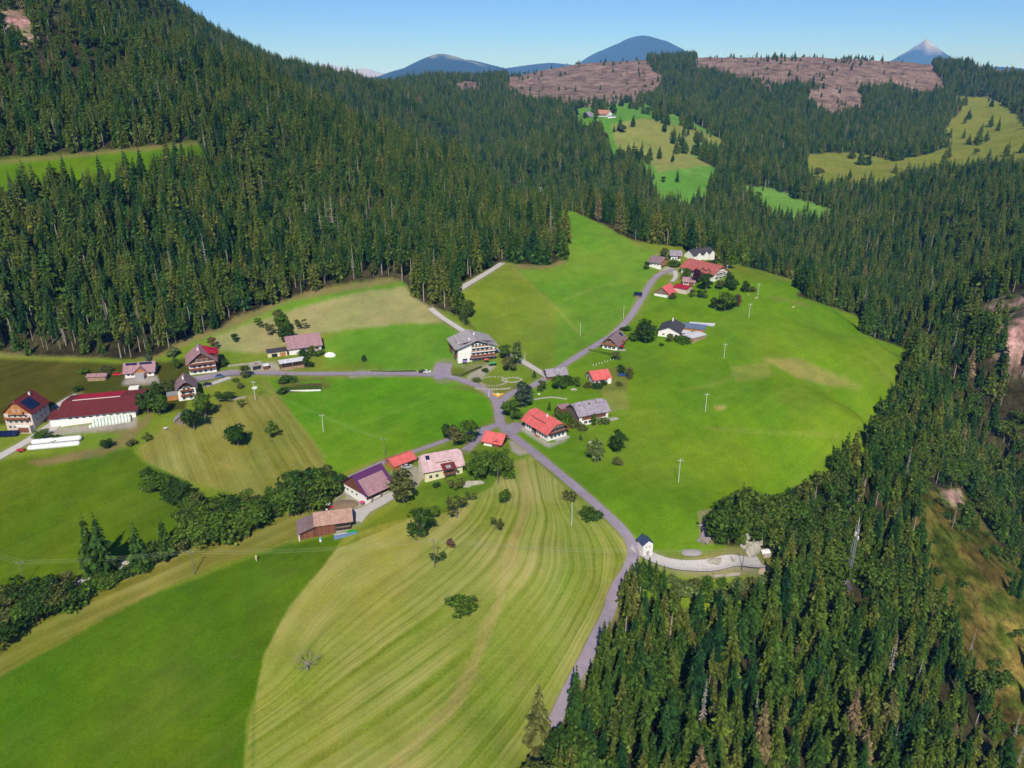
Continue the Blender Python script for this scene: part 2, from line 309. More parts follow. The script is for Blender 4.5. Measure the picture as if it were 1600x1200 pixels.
fld([(1190,560),(1250,560),(1300,582),(1352,605),(1300,604),(1245,590)], 'dry', mixk=.75)
fld([(1140,572),(1200,568),(1205,590),(1150,598)], 'dry', mixk=.35)
fld([(1115,634),(1135,633),(1133,641),(1117,641)], 'dry', mixk=.8)
fld([(940,605),(975,598),(985,640),(945,645)], 'dry', mixk=.5)
fld([(430,595),(505,590),(520,606),(445,616)], 'garden')
fld([(462,598),(505,594),(500,603),(468,606)], 'bright')
fld([(700,606),(760,592),(815,600),(800,612),(770,620),(735,612)], 'garden', mixk=.6)
fld([(640,750),(730,735),(830,705),(830,745),(740,790),(640,790)], 'lush', mixk=.4)
fld([(1090,800),(1120,795),(1115,850),(1095,850)], 'scar', mixk=.6)
fld([(1090,868),(1140,855),(1180,853),(1215,878),(1195,900),(1120,898),(1060,893)], 'soil', mixk=.45)
fld([(955,196),(1010,185),(1040,192),(1080,195),(1140,225),(1095,222),(1080,240),(1112,258),(1080,262),(1030,272),(1010,250),(965,238)], 'midtan', 3, .85)
# worn earth, farm yards, verges
for poly, c in [([(95,672),(220,655),(240,640),(232,660),(205,690),(160,712),(100,722),(60,728),(40,722),(150,700),(195,678)], 'soil'), ([(88,655),(100,668),(215,652),(212,668),(95,680),(60,690),(62,680)], 'gravel'),
 ([(195,590),(245,586),(250,600),(190,602)], 'gravel'), ([(392,570),(430,565),(440,580),(400,584)], 'gravel'), ([(520,790),(560,762),(575,782),(600,770),(615,775),(580,800),(540,800)], 'gravel'),
 ([(608,738),(650,728),(665,745),(648,765),(640,745),(615,745)], 'gravel'), ([(800,705),(795,690),(812,688),(833,706),(812,712)], 'gravel'), ([(700,560),(716,572),(755,566),(775,572),(760,585),(740,596),(728,592),(735,582)], 'gravel'),
 ([(700,575),(716,592),(735,582),(770,566),(760,560),(715,575)], 'garden'), ([(812,672),(822,666),(860,693),(888,683),(885,689),(857,700)], 'gravel'), ([(1030,424),(1045,415),(1058,420),(1050,430)], 'gravel'),
 ([(0,556),(240,562),(300,535),(345,520),(455,470),(630,440),(625,432),(450,458),(300,515),(240,548),(0,545)], 'soil'), ([(925,578),(985,570),(980,610),(930,612)], 'garden'),
 ([(350,1024),(374,1024),(374,1026)], 'soil'), ([(280,675),(300,640),(330,650),(300,660),(270,690)], 'soil'), ([(1135,880),(1150,866),(1178,872),(1190,886),(1165,892)], 'gravel'),
 ([(862,408),(884,404),(886,412),(850,420),(815,420),(790,415)], 'soil'), ([(540,590),(660,586),(660,580),(560,579)], 'gravel'), ([(0,250),(310,222),(311,226),(0,257)], 'soil')]:
    kk = inpoly(QX, QY, poly) & (REG > 0) & (GY < 800); COL[kk] = COL[kk]*.25+np.array(base[c])*.75
# verge of each road, measured in metres on the ground
nearm = RD < 800
def line_dist(pts_, x, y):
    best = np.full(x.shape, 1e9)
    for i in range(len(pts_)-1):
        ax_, ay_ = pts_[i]; bx_, by_ = pts_[i+1]; dx, dy = bx_-ax_, by_-ay_; l2 = dx*dx+dy*dy+1e-9
        sel = (np.abs(x-ax_) < 25) & (np.abs(y-ay_) < 25)
        if not sel.any(): continue
        t = np.clip(((x[sel]-ax_)*dx+(y[sel]-ay_)*dy)/l2, 0, 1)
        best[sel] = np.minimum(best[sel], np.hypot(x[sel]-ax_-t*dx, y[sel]-ay_-t*dy))
    return best
ROADD = np.full(GX.shape, 1e9)
for key, (ln, w_, kind) in ROADS.items():
    bb = (GX > ln[:, 0].min()-20) & (GX < ln[:, 0].max()+20) & (GY > ln[:, 1].min()-20) & (GY < ln[:, 1].max()+20)
    d = np.full(GX.shape, 1e9); d[bb] = line_dist(ln[::2] if len(ln) > 60 else ln, GX[bb], GY[bb])
    v = (d < w_/2+.35+.3*wob/3) ; COL[v] = COL[v]*.4+np.array(base['yard'])*.6
    v2 = (d >= w_/2+.35) & (d < w_/2+1.3); COL[v2] = COL[v2]*.65+np.array(base['dry'])*.35
    ROADD = np.minimum(ROADD, d-w_/2)
trk = line_dist(smooth_line([(815,720),(822,780),(802,850),(786,920),(757,990),(735,1050),(700,1110),(640,1170),(600,1230)]), GX, GY); kt = (trk < 1.5+2.6*(fbm(GX/7, GY/7, 41, 3)-.4)) & (REG == 1); COL[kt] = COL[kt]*.4+np.array(base['dry'])*.6
for pl_, w_, c_, k_ in [([(1035,695),(1080,668),(1145,632),(1200,592)],1.3,'deep',.16),([(1095,668),(1150,672),(1220,676),(1310,682)],.5,'dry',.55),([(1060,610),(1120,600),(1170,572),(1250,566)],.9,'dry',.3),([(410,594),(418,606),(432,622),(470,665),(510,715)],.5,'dry',.6),([(418,594),(426,606),(440,622)],.5,'dry',.6),([(800,418),(832,448),(870,482),(905,520)],.8,'dry',.45),([(985,378),(1005,386),(1030,396),(1018,404)],1.6,'dry',.6),([(1205,465),(1235,470),(1262,477)],1.6,'soil',.6),([(0,668),(40,655),(80,640)],.7,'dry',.4),([(250,670),(300,700),(360,730),(430,745)],.7,'dry',.35),([(560,840),(500,900),(455,950),(418,1010),(400,1060),(395,1200)],.5,'deep',.6),([(830,560),(880,545),(930,515),(975,480)],.6,'dry',.2),([(880,470),(930,450),(985,440)],1.0,'dry',.35),([(560,575),(520,600),(500,640)],.4,'dry',.2),([(1010,640),(1100,700),(1180,720),(1240,700)],.6,'deep',.15),([(960,720),(1010,760),(1060,800)],.6,'deep',.15),([(900,690),(960,650),(1060,640)],.5,'dry',.25)]:
    ln_ = smooth_line(pl_); bb = (GX > ln_[:, 0].min()-9) & (GX < ln_[:, 0].max()+9) & (GY > ln_[:, 1].min()-9) & (GY < ln_[:, 1].max()+9) & (REG == 1); d_ = np.full(GX.shape, 1e9); d_[bb] = line_dist(ln_, GX[bb], GY[bb]); kt = d_ < w_*(.6+.9*fbm(GX/5, GY/5, 43, 3)); COL[kt] = COL[kt]*(1-k_)+np.array(base[c_])*k_
k5 = REG == 5; nb5 = fbm(GX/7, GY/7, 81, 4); nb6 = fbm(GX/2.5, GY/2.5, 83, 3)
COL = np.where((k5 & (nb5 > .54))[..., None], COL*np.array([.50,.72,.4]), COL); COL = np.where((k5 & (nb5 < .38))[..., None], COL*np.array([1.25,1.0,1.25]), COL); COL = np.where(k5[..., None], COL*(.55+.9*nb6)[..., None], COL)
# large soft tone differences of the grass itself
n2 = fbm(GX/60, GY/60, 31, 4); n3 = fbm(GX/14, GY/14, 33, 3)
g = (REG == 1) | (REG == 2) | (REG == 3)
toolive = np.clip((n2-.40)*3.6, 0, 1)[..., None]*.5
COL = np.where((g & (COL[..., 1] > COL[..., 0]*1.18))[..., None], COL*(1+toolive*np.array([.75,.18,.9])), COL)
COL *= np.where(g, .86+.28*n3, .7+.6*n3)[..., None]
COL = np.stack([blur(COL[..., i], 1, 1) for i in range(3)], -1)
# mowing swaths: scalar field whose level lines follow the swaths
SW = [(0,[(402,1060),(425,980),(480,900),(560,838)]),(1,[(500,1030),(585,960),(690,880),(745,830),(785,770)]),(2,[(390,1180),(560,1065),(700,965),(790,880),(818,800),(826,735)]),
 (3,[(520,1195),(680,1085),(780,990),(850,900),(862,800),(838,735)]),(4,[(700,1195),(800,1080),(880,980),(922,900),(908,830),(862,765)]),(5,[(830,1180),(890,1060),(942,950),(968,870),(935,815),(885,770)])]
sp_, sv_ = [], []
for v, ln in SW:
    for i in range(len(ln)-1):
        for t in (0, .5):
            q = ground_at(ln[i][0]*(1-t)+ln[i+1][0]*t, ln[i][1]*(1-t)+ln[i+1][1]*t); sp_.append((q.x/100, q.y/100)); sv_.append(v)
swf = tps_fit(np.array(sp_), np.array(sv_, float), 3e-3)
SF = np.zeros(GX.shape); SA = np.zeros(GX.shape)
SF[K3] = tps_eval(swf, GX[K3]/100, GY[K3]/100)*26; SA[K3] = 1
def linear_s(a, b, K, amp_, off):
    A, B = ground_at(*a), ground_at(*b); dx, dy = B.x-A.x, B.y-A.y; l = math.hypot(dx, dy)
    SF[K] = ((GX[K]-A.x)*(-dy)+(GY[K]-A.y)*dx)/l+off+1.5*n2[K]; SA[K] = amp_
linear_s((0,1030), (480,815), K2 & (SA == 0), .5, 400); linear_s((440,625), (500,708), K1, .55, 800)
rr_ = (REG == 1) & (SA == 0)
linear_s((900,760), (1300,560), rr_, .10, 1200)
# build the mesh
me = bpy.data.meshes.new("ground"); nv = NR*NA
co = np.stack([GX, GY, GZ], -1).reshape(-1, 3).astype(np.float32)
ii, jj = np.meshgrid(np.arange(NR-1), np.arange(NA-1), indexing='ij')
q = np.stack([ii*NA+jj, (ii+1)*NA+jj, (ii+1)*NA+jj+1, ii*NA+jj+1], -1).reshape(-1, 4)[:, ::-1].astype(np.int32)
me.vertices.add(nv); me.vertices.foreach_set("co", co.ravel())
me.loops.add(q.size); me.loops.foreach_set("vertex_index", q.ravel())
me.polygons.add(len(q)); me.polygons.foreach_set("loop_start", np.arange(0, q.size, 4, dtype=np.int32))
me.polygons.foreach_set("use_smooth", np.ones(len(q), bool)); me.update()
ca = me.attributes.new("soil_tone", 'FLOAT_COLOR', 'POINT')
ca.data.foreach_set("color", np.concatenate([np.clip(COL, 0, 1).reshape(-1, 3), np.ones((nv, 1))], 1).astype(np.float32).ravel())
for nm, arr in (("swath", SF), ("swath_amount", SA), ("wild", np.isin(REG, [0, 4, 5]).astype(float))):
    a_ = me.attributes.new(nm, 'FLOAT', 'POINT'); a_.data.foreach_set("value", arr.ravel().astype(np.float32))
gnd = bpy.data.objects.new("ground", me); sc.collection.objects.link(gnd); gnd["kind"] = "structure"
m = bpy.data.materials.new("ground"); m.use_nodes = True; nt = m.node_tree; N = nt.nodes; L = nt.links; b = N["Principled BSDF"]
b.inputs["Roughness"].default_value = 1; b.inputs["Specular IOR Level"].default_value = 0
def att(n_):
    a_ = N.new("ShaderNodeAttribute"); a_.attribute_name = n_; return a_
def M(op, a_, b_=None, c_=None):
    x = N.new("ShaderNodeMath"); x.operation = op
    for i_, v in enumerate((a_, b_, c_)):
        if v is None: continue
        if isinstance(v, (int, float)): x.inputs[i_].default_value = v
        else: L.new(v, x.inputs[i_])
    return x.outputs[0]
def MR(v, a0, a1, b0, b1):
    x = N.new("ShaderNodeMapRange"); L.new(v, x.inputs[0])
    for i_, t in enumerate((a0, a1, b0, b1)): x.inputs[i_+1].default_value = t
    return x.outputs[0]
geo_n = N.new("ShaderNodeNewGeometry")
def noise(scale, detail=4, vec=None, dim='3D', rough=.6):
    x = N.new("ShaderNodeTexNoise"); x.noise_dimensions = dim; x.inputs["Scale"].default_value = scale; x.inputs["Detail"].default_value = detail; x.inputs["Roughness"].default_value = rough
    if dim == '1D': L.new(vec, x.inputs["W"])
    else: L.new(vec or geo_n.outputs["Position"], x.inputs["Vector"])
    return x.outputs[0]
tone = att("soil_tone").outputs["Color"]; sf = att("swath").outputs["Fac"]; sa = att("swath_amount").outputs["Fac"]; wild = att("wild").outputs["Fac"]
wbl = M('ADD', sf, M('MULTIPLY', noise(.03, 3), 4.0))
s1 = noise(.30, 3, wbl, '1D', .6); s2 = noise(.11, 2, wbl, '1D'); s3 = noise(1.7, 3, wbl, '1D', .7)
fade = MR(noise(.03, 4), .35, .65, .30, 1.15)
rg = M('SINE', M('MULTIPLY', M('ADD', sf, M('MULTIPLY', noise(.06, 2), 1.2)), 1.35)); tr_ = M('POWER', MR(rg, -1, 1, 0, 1), 5)
st = M('MULTIPLY', M('MULTIPLY', M('ADD', M('ADD', MR(s1, .35, .65, -.12, .12), MR(s2, .35, .65, -.07, .07)), M('ADD', MR(s3, .3, .7, -.11, .11), M('MULTIPLY', tr_, .13))), sa), fade)
fine = MR(noise(1.3, 8, None, '3D', .85), .3, .7, .62, 1.38); mid = MR(noise(.11, 5), .3, .7, .86, 1.14)
big = M('MULTIPLY', fine, mid)
wv = M('MULTIPLY', MR(noise(.22, 7, None, '3D', .85), .35, .65, .4, 1.6), MR(noise(.03, 6, None, '3D', .7), .38, .62, .55, 1.4))
val = M('MULTIPLY', M('ADD', big, st), M('ADD', M('MULTIPLY', wild, M('SUBTRACT', wv, 1)), 1))
vs = N.new("ShaderNodeVectorMath"); vs.operation = 'SCALE'; L.new(tone, vs.inputs[0]); L.new(val, vs.inputs[3])
# cut, drying grass lies paler along the swaths
mx = N.new("ShaderNodeMix"); mx.data_type = 'RGBA'; L.new(vs.outputs[0], mx.inputs[6]); mx.inputs[7].default_value = (*alb(186,176,112), 1)
pale = M('ADD', M('ADD', MR(s1, .40, .66, 0, .36), MR(noise(.018, 5, None, '3D', .6), .40, .62, -.12, .28)), M('ADD', MR(s2, .42, .62, 0, .35), MR(s3, .45, .7, 0, .2)))
cl_ = N.new("ShaderNodeClamp"); L.new(M('MULTIPLY', M('MULTIPLY', pale, sa), fade), cl_.inputs[0]); L.new(cl_.outputs[0], mx.inputs[0])
# grass of different age: yellower and lusher drifts across the meadows
mp_ = N.new("ShaderNodeMapping"); mp_.inputs["Scale"].default_value = (1, .38, 1); mp_.inputs["Rotation"].default_value = (0, 0, .9); L.new(geo_n.outputs["Position"], mp_.inputs[0])
dr = MR(noise(.05, 7, mp_.outputs[0], '3D', .7), .40, .66, 0, .55); lu = MR(noise(.035, 6, mp_.outputs[0], '3D', .65), .62, .38, 0, .5)
tame = M('SUBTRACT', 1, wild)
hs = N.new("ShaderNodeVectorMath"); hs.operation = 'MULTIPLY'; L.new(mx.outputs[2], hs.inputs[0]); hs.inputs[1].default_value = (1.28, 1.03, 1.2)
m4 = N.new("ShaderNodeMix"); m4.data_type = 'RGBA'; L.new(mx.outputs[2], m4.inputs[6]); L.new(hs.outputs[0], m4.inputs[7]); L.new(M('MULTIPLY', dr, tame), m4.inputs[0])
h2_ = N.new("ShaderNodeVectorMath"); h2_.operation = 'MULTIPLY'; L.new(m4.outputs[2], h2_.inputs[0]); h2_.inputs[1].default_value = (.68, .92, .7)
m5 = N.new("ShaderNodeMix"); m5.data_type = 'RGBA'; L.new(m4.outputs[2], m5.inputs[6]); L.new(h2_.outputs[0], m5.inputs[7]); L.new(M('MULTIPLY', lu, tame), m5.inputs[0])
L.new(m5.outputs[2], b.inputs["Base Color"])
bp = N.new("ShaderNodeBump"); bp.inputs["Strength"].default_value = .5; bp.inputs["Distance"].default_value = .35; L.new(noise(.7, 6, None, '3D', .8), bp.inputs["Height"]); L.new(bp.outputs[0], b.inputs["Normal"])
me.materials.append(m)
# ------------------------------------------------------------------ object helpers
COLN = sc.collection
def mesh_of(name, V, F, mats, mi=None, smooth=False, tone=None):
    if tone is None and any(m_.name.endswith(('leaves', 'needles')) for m_ in (mats if isinstance(mats, (list, tuple)) else [mats])): tone = [1.0+.3*math.sin(i*1.7) for i in range(len(F))]
    me = bpy.data.meshes.new(name); me.from_pydata([tuple(v) for v in V], [], [tuple(f) for f in F])
    for m_ in (mats if isinstance(mats, (list, tuple)) else [mats]): me.materials.append(m_)
    if mi is not None: me.polygons.foreach_set("material_index", np.array(mi, np.int32))
    if smooth: me.polygons.foreach_set("use_smooth", np.ones(len(F), bool))
    if tone is not None: a_ = me.attributes.new("leaf_tone", 'FLOAT', 'FACE'); a_.data.foreach_set("value", np.array(tone, np.float32))
    me.update(); return me
def link(name, me, parent=None, loc=(0,0,0), rot=(0,0,0), scl=(1,1,1)):
    o = bpy.data.objects.new(name, me); COLN.objects.link(o); o.location = loc; o.rotation_euler = rot; o.scale = scl
    if parent: o.parent = parent
    return o
def thing(name, label, cat, loc=(0,0,0), rz=0, group=None, me=None):
    o = link(name, me, None, loc, (0,0,rz)); o["label"] = label; o["category"] = cat
    if group: o["group"] = group
    return o
class MB:
    """collects boxes, prisms and tubes of one part, built as one mesh"""
    def __init__(s): s.V = []; s.F = []; s.I = []
    def add(s, V, F, mi=0):
        n = len(s.V); s.V += [tuple(v) for v in V]; s.F += [tuple(n+i for i in f) for f in F]; s.I += [mi]*len(F); return s
    def box(s, x0, x1, y0, y1, z0, z1, mi=0):
        V = [(x0,y0,z0),(x1,y0,z0),(x1,y1,z0),(x0,y1,z0),(x0,y0,z1),(x1,y0,z1),(x1,y1,z1),(x0,y1,z1)]
        return s.add(V, [(0,3,2,1),(4,5,6,7),(0,1,5,4),(1,2,6,5),(2,3,7,6),(3,0,4,7)], mi)
    def prism(s, poly, axis, a, b, mi=0):
        """poly in the two other axes, extruded along axis from a to b"""
        def mk(p, t): return (t, p[0], p[1]) if axis == 'x' else ((p[0], t, p[1]) if axis == 'y' else (p[0], p[1], t))
        n = len(poly); V = [mk(p, a) for p in poly]+[mk(p, b) for p in poly]
        return s.add(V, [tuple(range(n))[::-1], tuple(range(n, 2*n))]+[(i, (i+1) % n, n+(i+1) % n, n+i) for i in range(n)], mi)
    def tube(s, p, q, r, r2=None, n=8, mi=0):
        p = Vector(p); q = Vector(q); d = (q-p).normalized(); a = d.orthogonal().normalized(); c = d.cross(a); r2 = r if r2 is None else r2
        V = [p+(a*cos(2*pi*i/n)+c*sin(2*pi*i/n))*r for i in range(n)]+[q+(a*cos(2*pi*i/n)+c*sin(2*pi*i/n))*r2 for i in range(n)]
        return s.add(V, [tuple(range(n))[::-1], tuple(range(n, 2*n))]+[(i, (i+1) % n, n+(i+1) % n, n+i) for i in range(n)], mi)
    def slab(s, top, th, mi=0):
        """polygon of 3-D points thickened downwards"""
        n = len(top); V = [tuple(p) for p in top]+[(p[0], p[1], p[2]-th) for p in top]
        return s.add(V, [tuple(range(n)), tuple(range(n, 2*n))[::-1]]+[(i, n+i, n+(i+1) % n, (i+1) % n) for i in range(n)], mi)
    def mesh(s, name, mats, smooth=False): return mesh_of(name, s.V, s.F, mats, s.I, smooth)
    def obj(s, name, mats, parent=None, smooth=False): return link(name, s.mesh(name, mats, smooth), parent)
# ------------------------------------------------------------------ road sheets
ASP = mat("asphalt", (.235,.195,.25), .85, .18, .25, 0, (.29,.25,.30)); GRV = mat("gravel", (.50,.475,.46), .95, .2, 1.2, .3, (.38,.355,.335))
def ribbon(name, ln, w_, m_, lift):
    t = np.gradient(ln, axis=0); t /= np.linalg.norm(t, axis=1)[:, None]+1e-9; nrm = np.stack([-t[:, 1], t[:, 0]], 1)
    k = np.array([-.5, -.25, 0, .25, .5]); e = w_*(1+.05*np.sin(np.arange(len(ln))*.7))
    XY = ln[:, None, :]+nrm[:, None, :]*(k[None, :, None]*e[:, None, None]); Z = height(XY[..., 0], XY[..., 1]); Z = np.maximum(Z, Z.mean(1)[:, None]-.1)+lift
    V = np.concatenate([XY, Z[..., None]], -1).reshape(-1, 3); n = len(ln)
    F = [(i*5+j, (i+1)*5+j, (i+1)*5+j+1, i*5+j+1) for i in range(n-1) for j in range(4)]
    o = link(name, mesh_of(name, V, F, m_, None, True)); o["kind"] = "structure"; return o
lifts = {}
for i_, (key, (ln, w_, kind)) in enumerate(ROADS.items()):
    ribbon("road" if kind == 'asphalt' else "gravel_track", ln, w_, ASP if kind == 'asphalt' else GRV, .10+.006*i_ if kind == 'asphalt' else .07+.004*i_)
# ------------------------------------------------------------------ tree meshes
TONES = {}; KEEP = []
def spruce_mesh(seed, h=1.0, whorls=26, nb=8, rad=.13, base=.08, dead=False):
    """height 1 tree: returns crown (V,F); branches are drooping, jagged boughs in whorls"""
    r_ = np.random.default_rng(seed); V = []; F = []; TN = []
    for k in range(whorls):
        t = (k+r_.uniform(-.3, .3))/(whorls-1); t = min(max(t, 0), .985); z = base+(1-base)*t
        Rw = rad*((1-t)**.82)*(1+.12*math.sin(k*2.3+seed))*min(1, .72+t*2)+.006
        a0 = r_.uniform(0, 6.28)
        for j in range(nb):
            a = a0+2*pi*j/nb+r_.uniform(-.28, .28); Rb = Rw*r_.uniform(.55, 1.25); wv = Rb*r_.uniform(.13, .22)+.003
            ca_, sa_ = cos(a), sin(a)
            def pt(u, s_, dz): return (ca_*u-sa_*s_, sa_*u+ca_*s_, z+dz)
            n = len(V); up = Rb*r_.uniform(.02, .14); dr = Rb*r_.uniform(.28, .62)
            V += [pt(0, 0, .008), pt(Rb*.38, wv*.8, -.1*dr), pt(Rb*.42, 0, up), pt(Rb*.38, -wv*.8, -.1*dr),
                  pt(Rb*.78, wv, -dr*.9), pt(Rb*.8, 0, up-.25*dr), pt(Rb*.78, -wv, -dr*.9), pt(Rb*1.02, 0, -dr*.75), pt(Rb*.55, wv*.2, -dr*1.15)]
            F += [(n, n+1, n+2), (n, n+2, n+3), (n+1, n+4, n+5), (n+1, n+5, n+2), (n+2, n+5, n+3), (n+3, n+5, n+6), (n+4, n+7, n+5), (n+5, n+7, n+6), (n+2, n+8, n+5)]; tb_ = r_.choice([.5,.72,1.0,1.28,1.6], p=[.16,.24,.3,.2,.1]); TN += [tb_*q_ for q_ in (1,1,1,1.1,1.1,1.1,1.25,1.25,.6)]  # bough tones: foliage age, plus painted-in sparkle and dark needle gaps
    n = len(V); V += [(.004, 0, .97), (-.003, .004, .97), (-.003, -.004, .97), (0, 0, 1.02)]; F += [(n, n+1, n+3), (n+1, n+2, n+3), (n+2, n, n+3)]; TN += [1, 1, 1]; TONES[id(V)] = TN; KEEP.append(V)
    return V, F
def trunk_geo(h=.95, r0=.011, r1=.003, n=6, bend=0, seed=0):
    V = []; F = []; K = 4
    for i in range(K+1):
        t = i/K; rr = r0+(r1-r0)*t; ox = bend*sin(t*3+seed)
        for j in range(n): V.append((rr*cos(2*pi*j/n)+ox, rr*sin(2*pi*j/n), t*h-.03*(i == 0)))
    for i in range(K):
        for j in range(n): F.append((i*n+j, i*n+(j+1) % n, (i+1)*n+(j+1) % n, (i+1)*n+j))
    return V, F
def broad_mesh(seed, n_leaf=800, shape='round', leaf=.075, dens=1.0):
    """height 1 crown: leaf clumps on the shells of overlapping lobes, uneven outline"""
    r_ = np.random.default_rng(seed); lobes = []
    nl = {'round': 16, 'tall': 16, 'wide': 22, 'bush': 10, 'open': 13}[shape]
    for i in range(nl):
        a = r_.uniform(0, 6.28)
        if shape == 'round': zc = r_.uniform(.3, .82); rr = .30*math.sin(min(1, (zc-.08)/.84)*pi)**.6*r_.uniform(.55, 1); sz = r_.uniform(.12, .2)
        elif shape == 'tall': zc = r_.uniform(.2, .88); rr = .17*math.sin(min(1, (zc-.05)/.92)*pi)**.5*r_.uniform(.4, 1); sz = r_.uniform(.09, .16)
        elif shape == 'wide': zc = r_.uniform(.34, .8); rr = .52*r_.uniform(.2, 1)*(1.1-.5*abs(zc-.5)*2); sz = r_.uniform(.13, .2)
        elif shape == 'open': zc = r_.uniform(.4, .85); rr = .38*r_.uniform(.5, 1); sz = r_.uniform(.09, .15)
        else: zc = r_.uniform(.25, .65); rr = .45*r_.uniform(.1, 1); sz = r_.uniform(.2, .32)
        lobes.append((rr*cos(a), rr*sin(a), zc, sz))
    if shape != 'open': lobes.append((0, 0, .5, .24 if shape != 'tall' else .16))
    V = []; F = []; TN = []; per = max(8, n_leaf//len(lobes))
    for (cx, cy, cz, sz) in lobes:
        for k in range(per):
            d = r_.normal(size=3); d /= np.linalg.norm(d)
            if d[2] < -.35: d[2] *= -.6
            rr = sz*(r_.uniform(.55, 1.12) if r_.random() < .85 else r_.uniform(1.1, 1.35)); c = np.array([cx, cy, cz])+d*rr*np.array([1, 1, .82])
            nrm = d+r_.normal(size=3)*.55; nrm /= np.linalg.norm(nrm); u = np.cross(nrm, r_.normal(size=3)); u /= np.linalg.norm(u)+1e-9; v = np.cross(nrm, u)
            s_ = leaf*r_.uniform(.5, 1.15); n = len(V)
            V += [tuple(c+u*s_), tuple(c+v*s_*.75+nrm*s_*.15), tuple(c-u*s_*.9), tuple(c-v*s_*.8+nrm*s_*.1)]; F.append((n, n+1, n+2, n+3)); TN.append(r_.choice([.5,.75,1.0,1.35,1.8], p=[.15,.22,.28,.22,.13])*(.8+.4*(zt_ if False else .5)))  # random leaf tones also paint in sparkle and dark gaps
    TONES[id(V)] = TN; KEEP.append(V)
    return V, F
def broad_trunk(seed, top=.55, r0=.03, spread=.22, n=7):
    r_ = random.Random(seed); b_ = MB(); b_.tube((0,0,-.03), (0,0,top*.55), r0, r0*.75, n)
    for i in range(5):
        a = i*1.256+r_.uniform(-.3, .3); b_.tube((0,0,top*.45), (cos(a)*spread, sin(a)*spread, top+r_.uniform(0, .25)), r0*.5, r0*.15, 5)
    return b_.V, b_.F
# whole-tree meshes for the wood that nobody could count, and split crown / trunk meshes for individuals
S_CROWN = []; S_TRUNK = []; WHOLE = []
def whole(name, cv, cf, cm, tv, tf, tm):
    b_ = MB(); b_.add(cv, cf, 0); b_.add(tv, tf, 1); return mesh_of(name, b_.V, b_.F, [cm, tm], b_.I, False, TONES[id(cv)]+[1.0]*len(tf))
specs = [(1,25,10,.165,.05),(2,23,10,.185,.05),(3,27,9,.135,.10),(4,24,10,.155,.16),(5,22,11,.175,.04)]
for sd, wh, nb_, rd_, bs in specs:
    cv, cf = spruce_mesh(sd, 1, wh, nb_, rd_, bs); tv, tf = trunk_geo()
    S_CROWN.append(mesh_of("crown", cv, cf, SPR, None, False, TONES[id(cv)])); S_TRUNK.append(mesh_of("trunk", tv, tf, BRK)); WHOLE.append(whole("spruce", cv, cf, SPR, tv, tf, BRK))
cv, cf = spruce_mesh(9, 1, 16, 7, .085, .45); tv, tf = trunk_geo(r0=.013); WHOLE.append(whole("spruce_bare_stem", cv, cf, SPR, tv, tf, BRKP))       # 5
EDGE_CROWN = mesh_of("crown", cv, cf, SPR, None, False, TONES[id(cv)]); EDGE_TRUNK = mesh_of("trunk", tv, tf, BRKP)
DEAD = mat("dead_wood", (.30,.26,.23), .9, .3, 2)
cv, cf = spruce_mesh(12, 1, 14, 4, .05, .25); WHOLE.append(whole("dead_spruce", cv, cf, DEAD, tv, tf, DEAD))                                        # 6
B_CROWN = {}; B_TRUNK = {}
for i_, (sh, cnt, leaf) in enumerate([('round',1500,.048),('tall',1300,.042),('wide',2300,.045),('bush',800,.085),('open',900,.042),('round',1500,.05),('bush',800,.085)]):
    cv, cf = broad_mesh(40+i_, cnt, sh, leaf); tv, tf = broad_trunk(i_, .55 if sh != 'bush' else .3)
    B_CROWN.setdefault(sh, []).append(mesh_of("crown", cv, cf, BRD, None, False, TONES[id(cv)])); B_TRUNK.setdefault(sh, []).append(mesh_of("trunk", tv, tf, BRK))
    if sh in ('round', 'tall'): WHOLE.append(whole("broadleaf", cv, cf, BRD, tv, tf, BRK))                                                           # 7,8,9
cv, cf = broad_mesh(77, 420, 'bush', .11); WHOLE.append(whole("bush", cv, cf, BRD, [], [], BRK))                                                    # 10
# ------------------------------------------------------------------ where the wood stands
def candidates():
    out = []
    for (y0, y1, sp) in ((60, 460, 4.7), (460, 1150, 6.0), (1150, 1900, 7.0), (1900, 3000, 9.0)):
        xm = y1*.80+90; nx = int(2*xm/sp); ny = int((y1-y0)/sp)
        X, Y = np.meshgrid(np.arange(nx)*sp-xm, y0+np.arange(ny)*sp); X = X+RNG.uniform(-.46, .46, X.shape)*sp; Y = Y+RNG.uniform(-.46, .46, Y.shape)*sp
        out.append(np.stack([X.ravel(), Y.ravel(), np.full(X.size, sp)], 1))
    return np.concatenate(out)
C_ = candidates(); cx, cy, csp = C_.T; cz = height(cx, cy); cpx, cpy = proj(cx, cy, cz)
keep = (cpx > -190) & (cpx < 1790) & (cpy < 1420) & (np.hypot(cx, cy) > 95)
cx, cy, cz, csp, cpx, cpy = [a[keep] for a in (cx, cy, cz, csp, cpx, cpy)]
reg = region(cpx, cpy, cy)
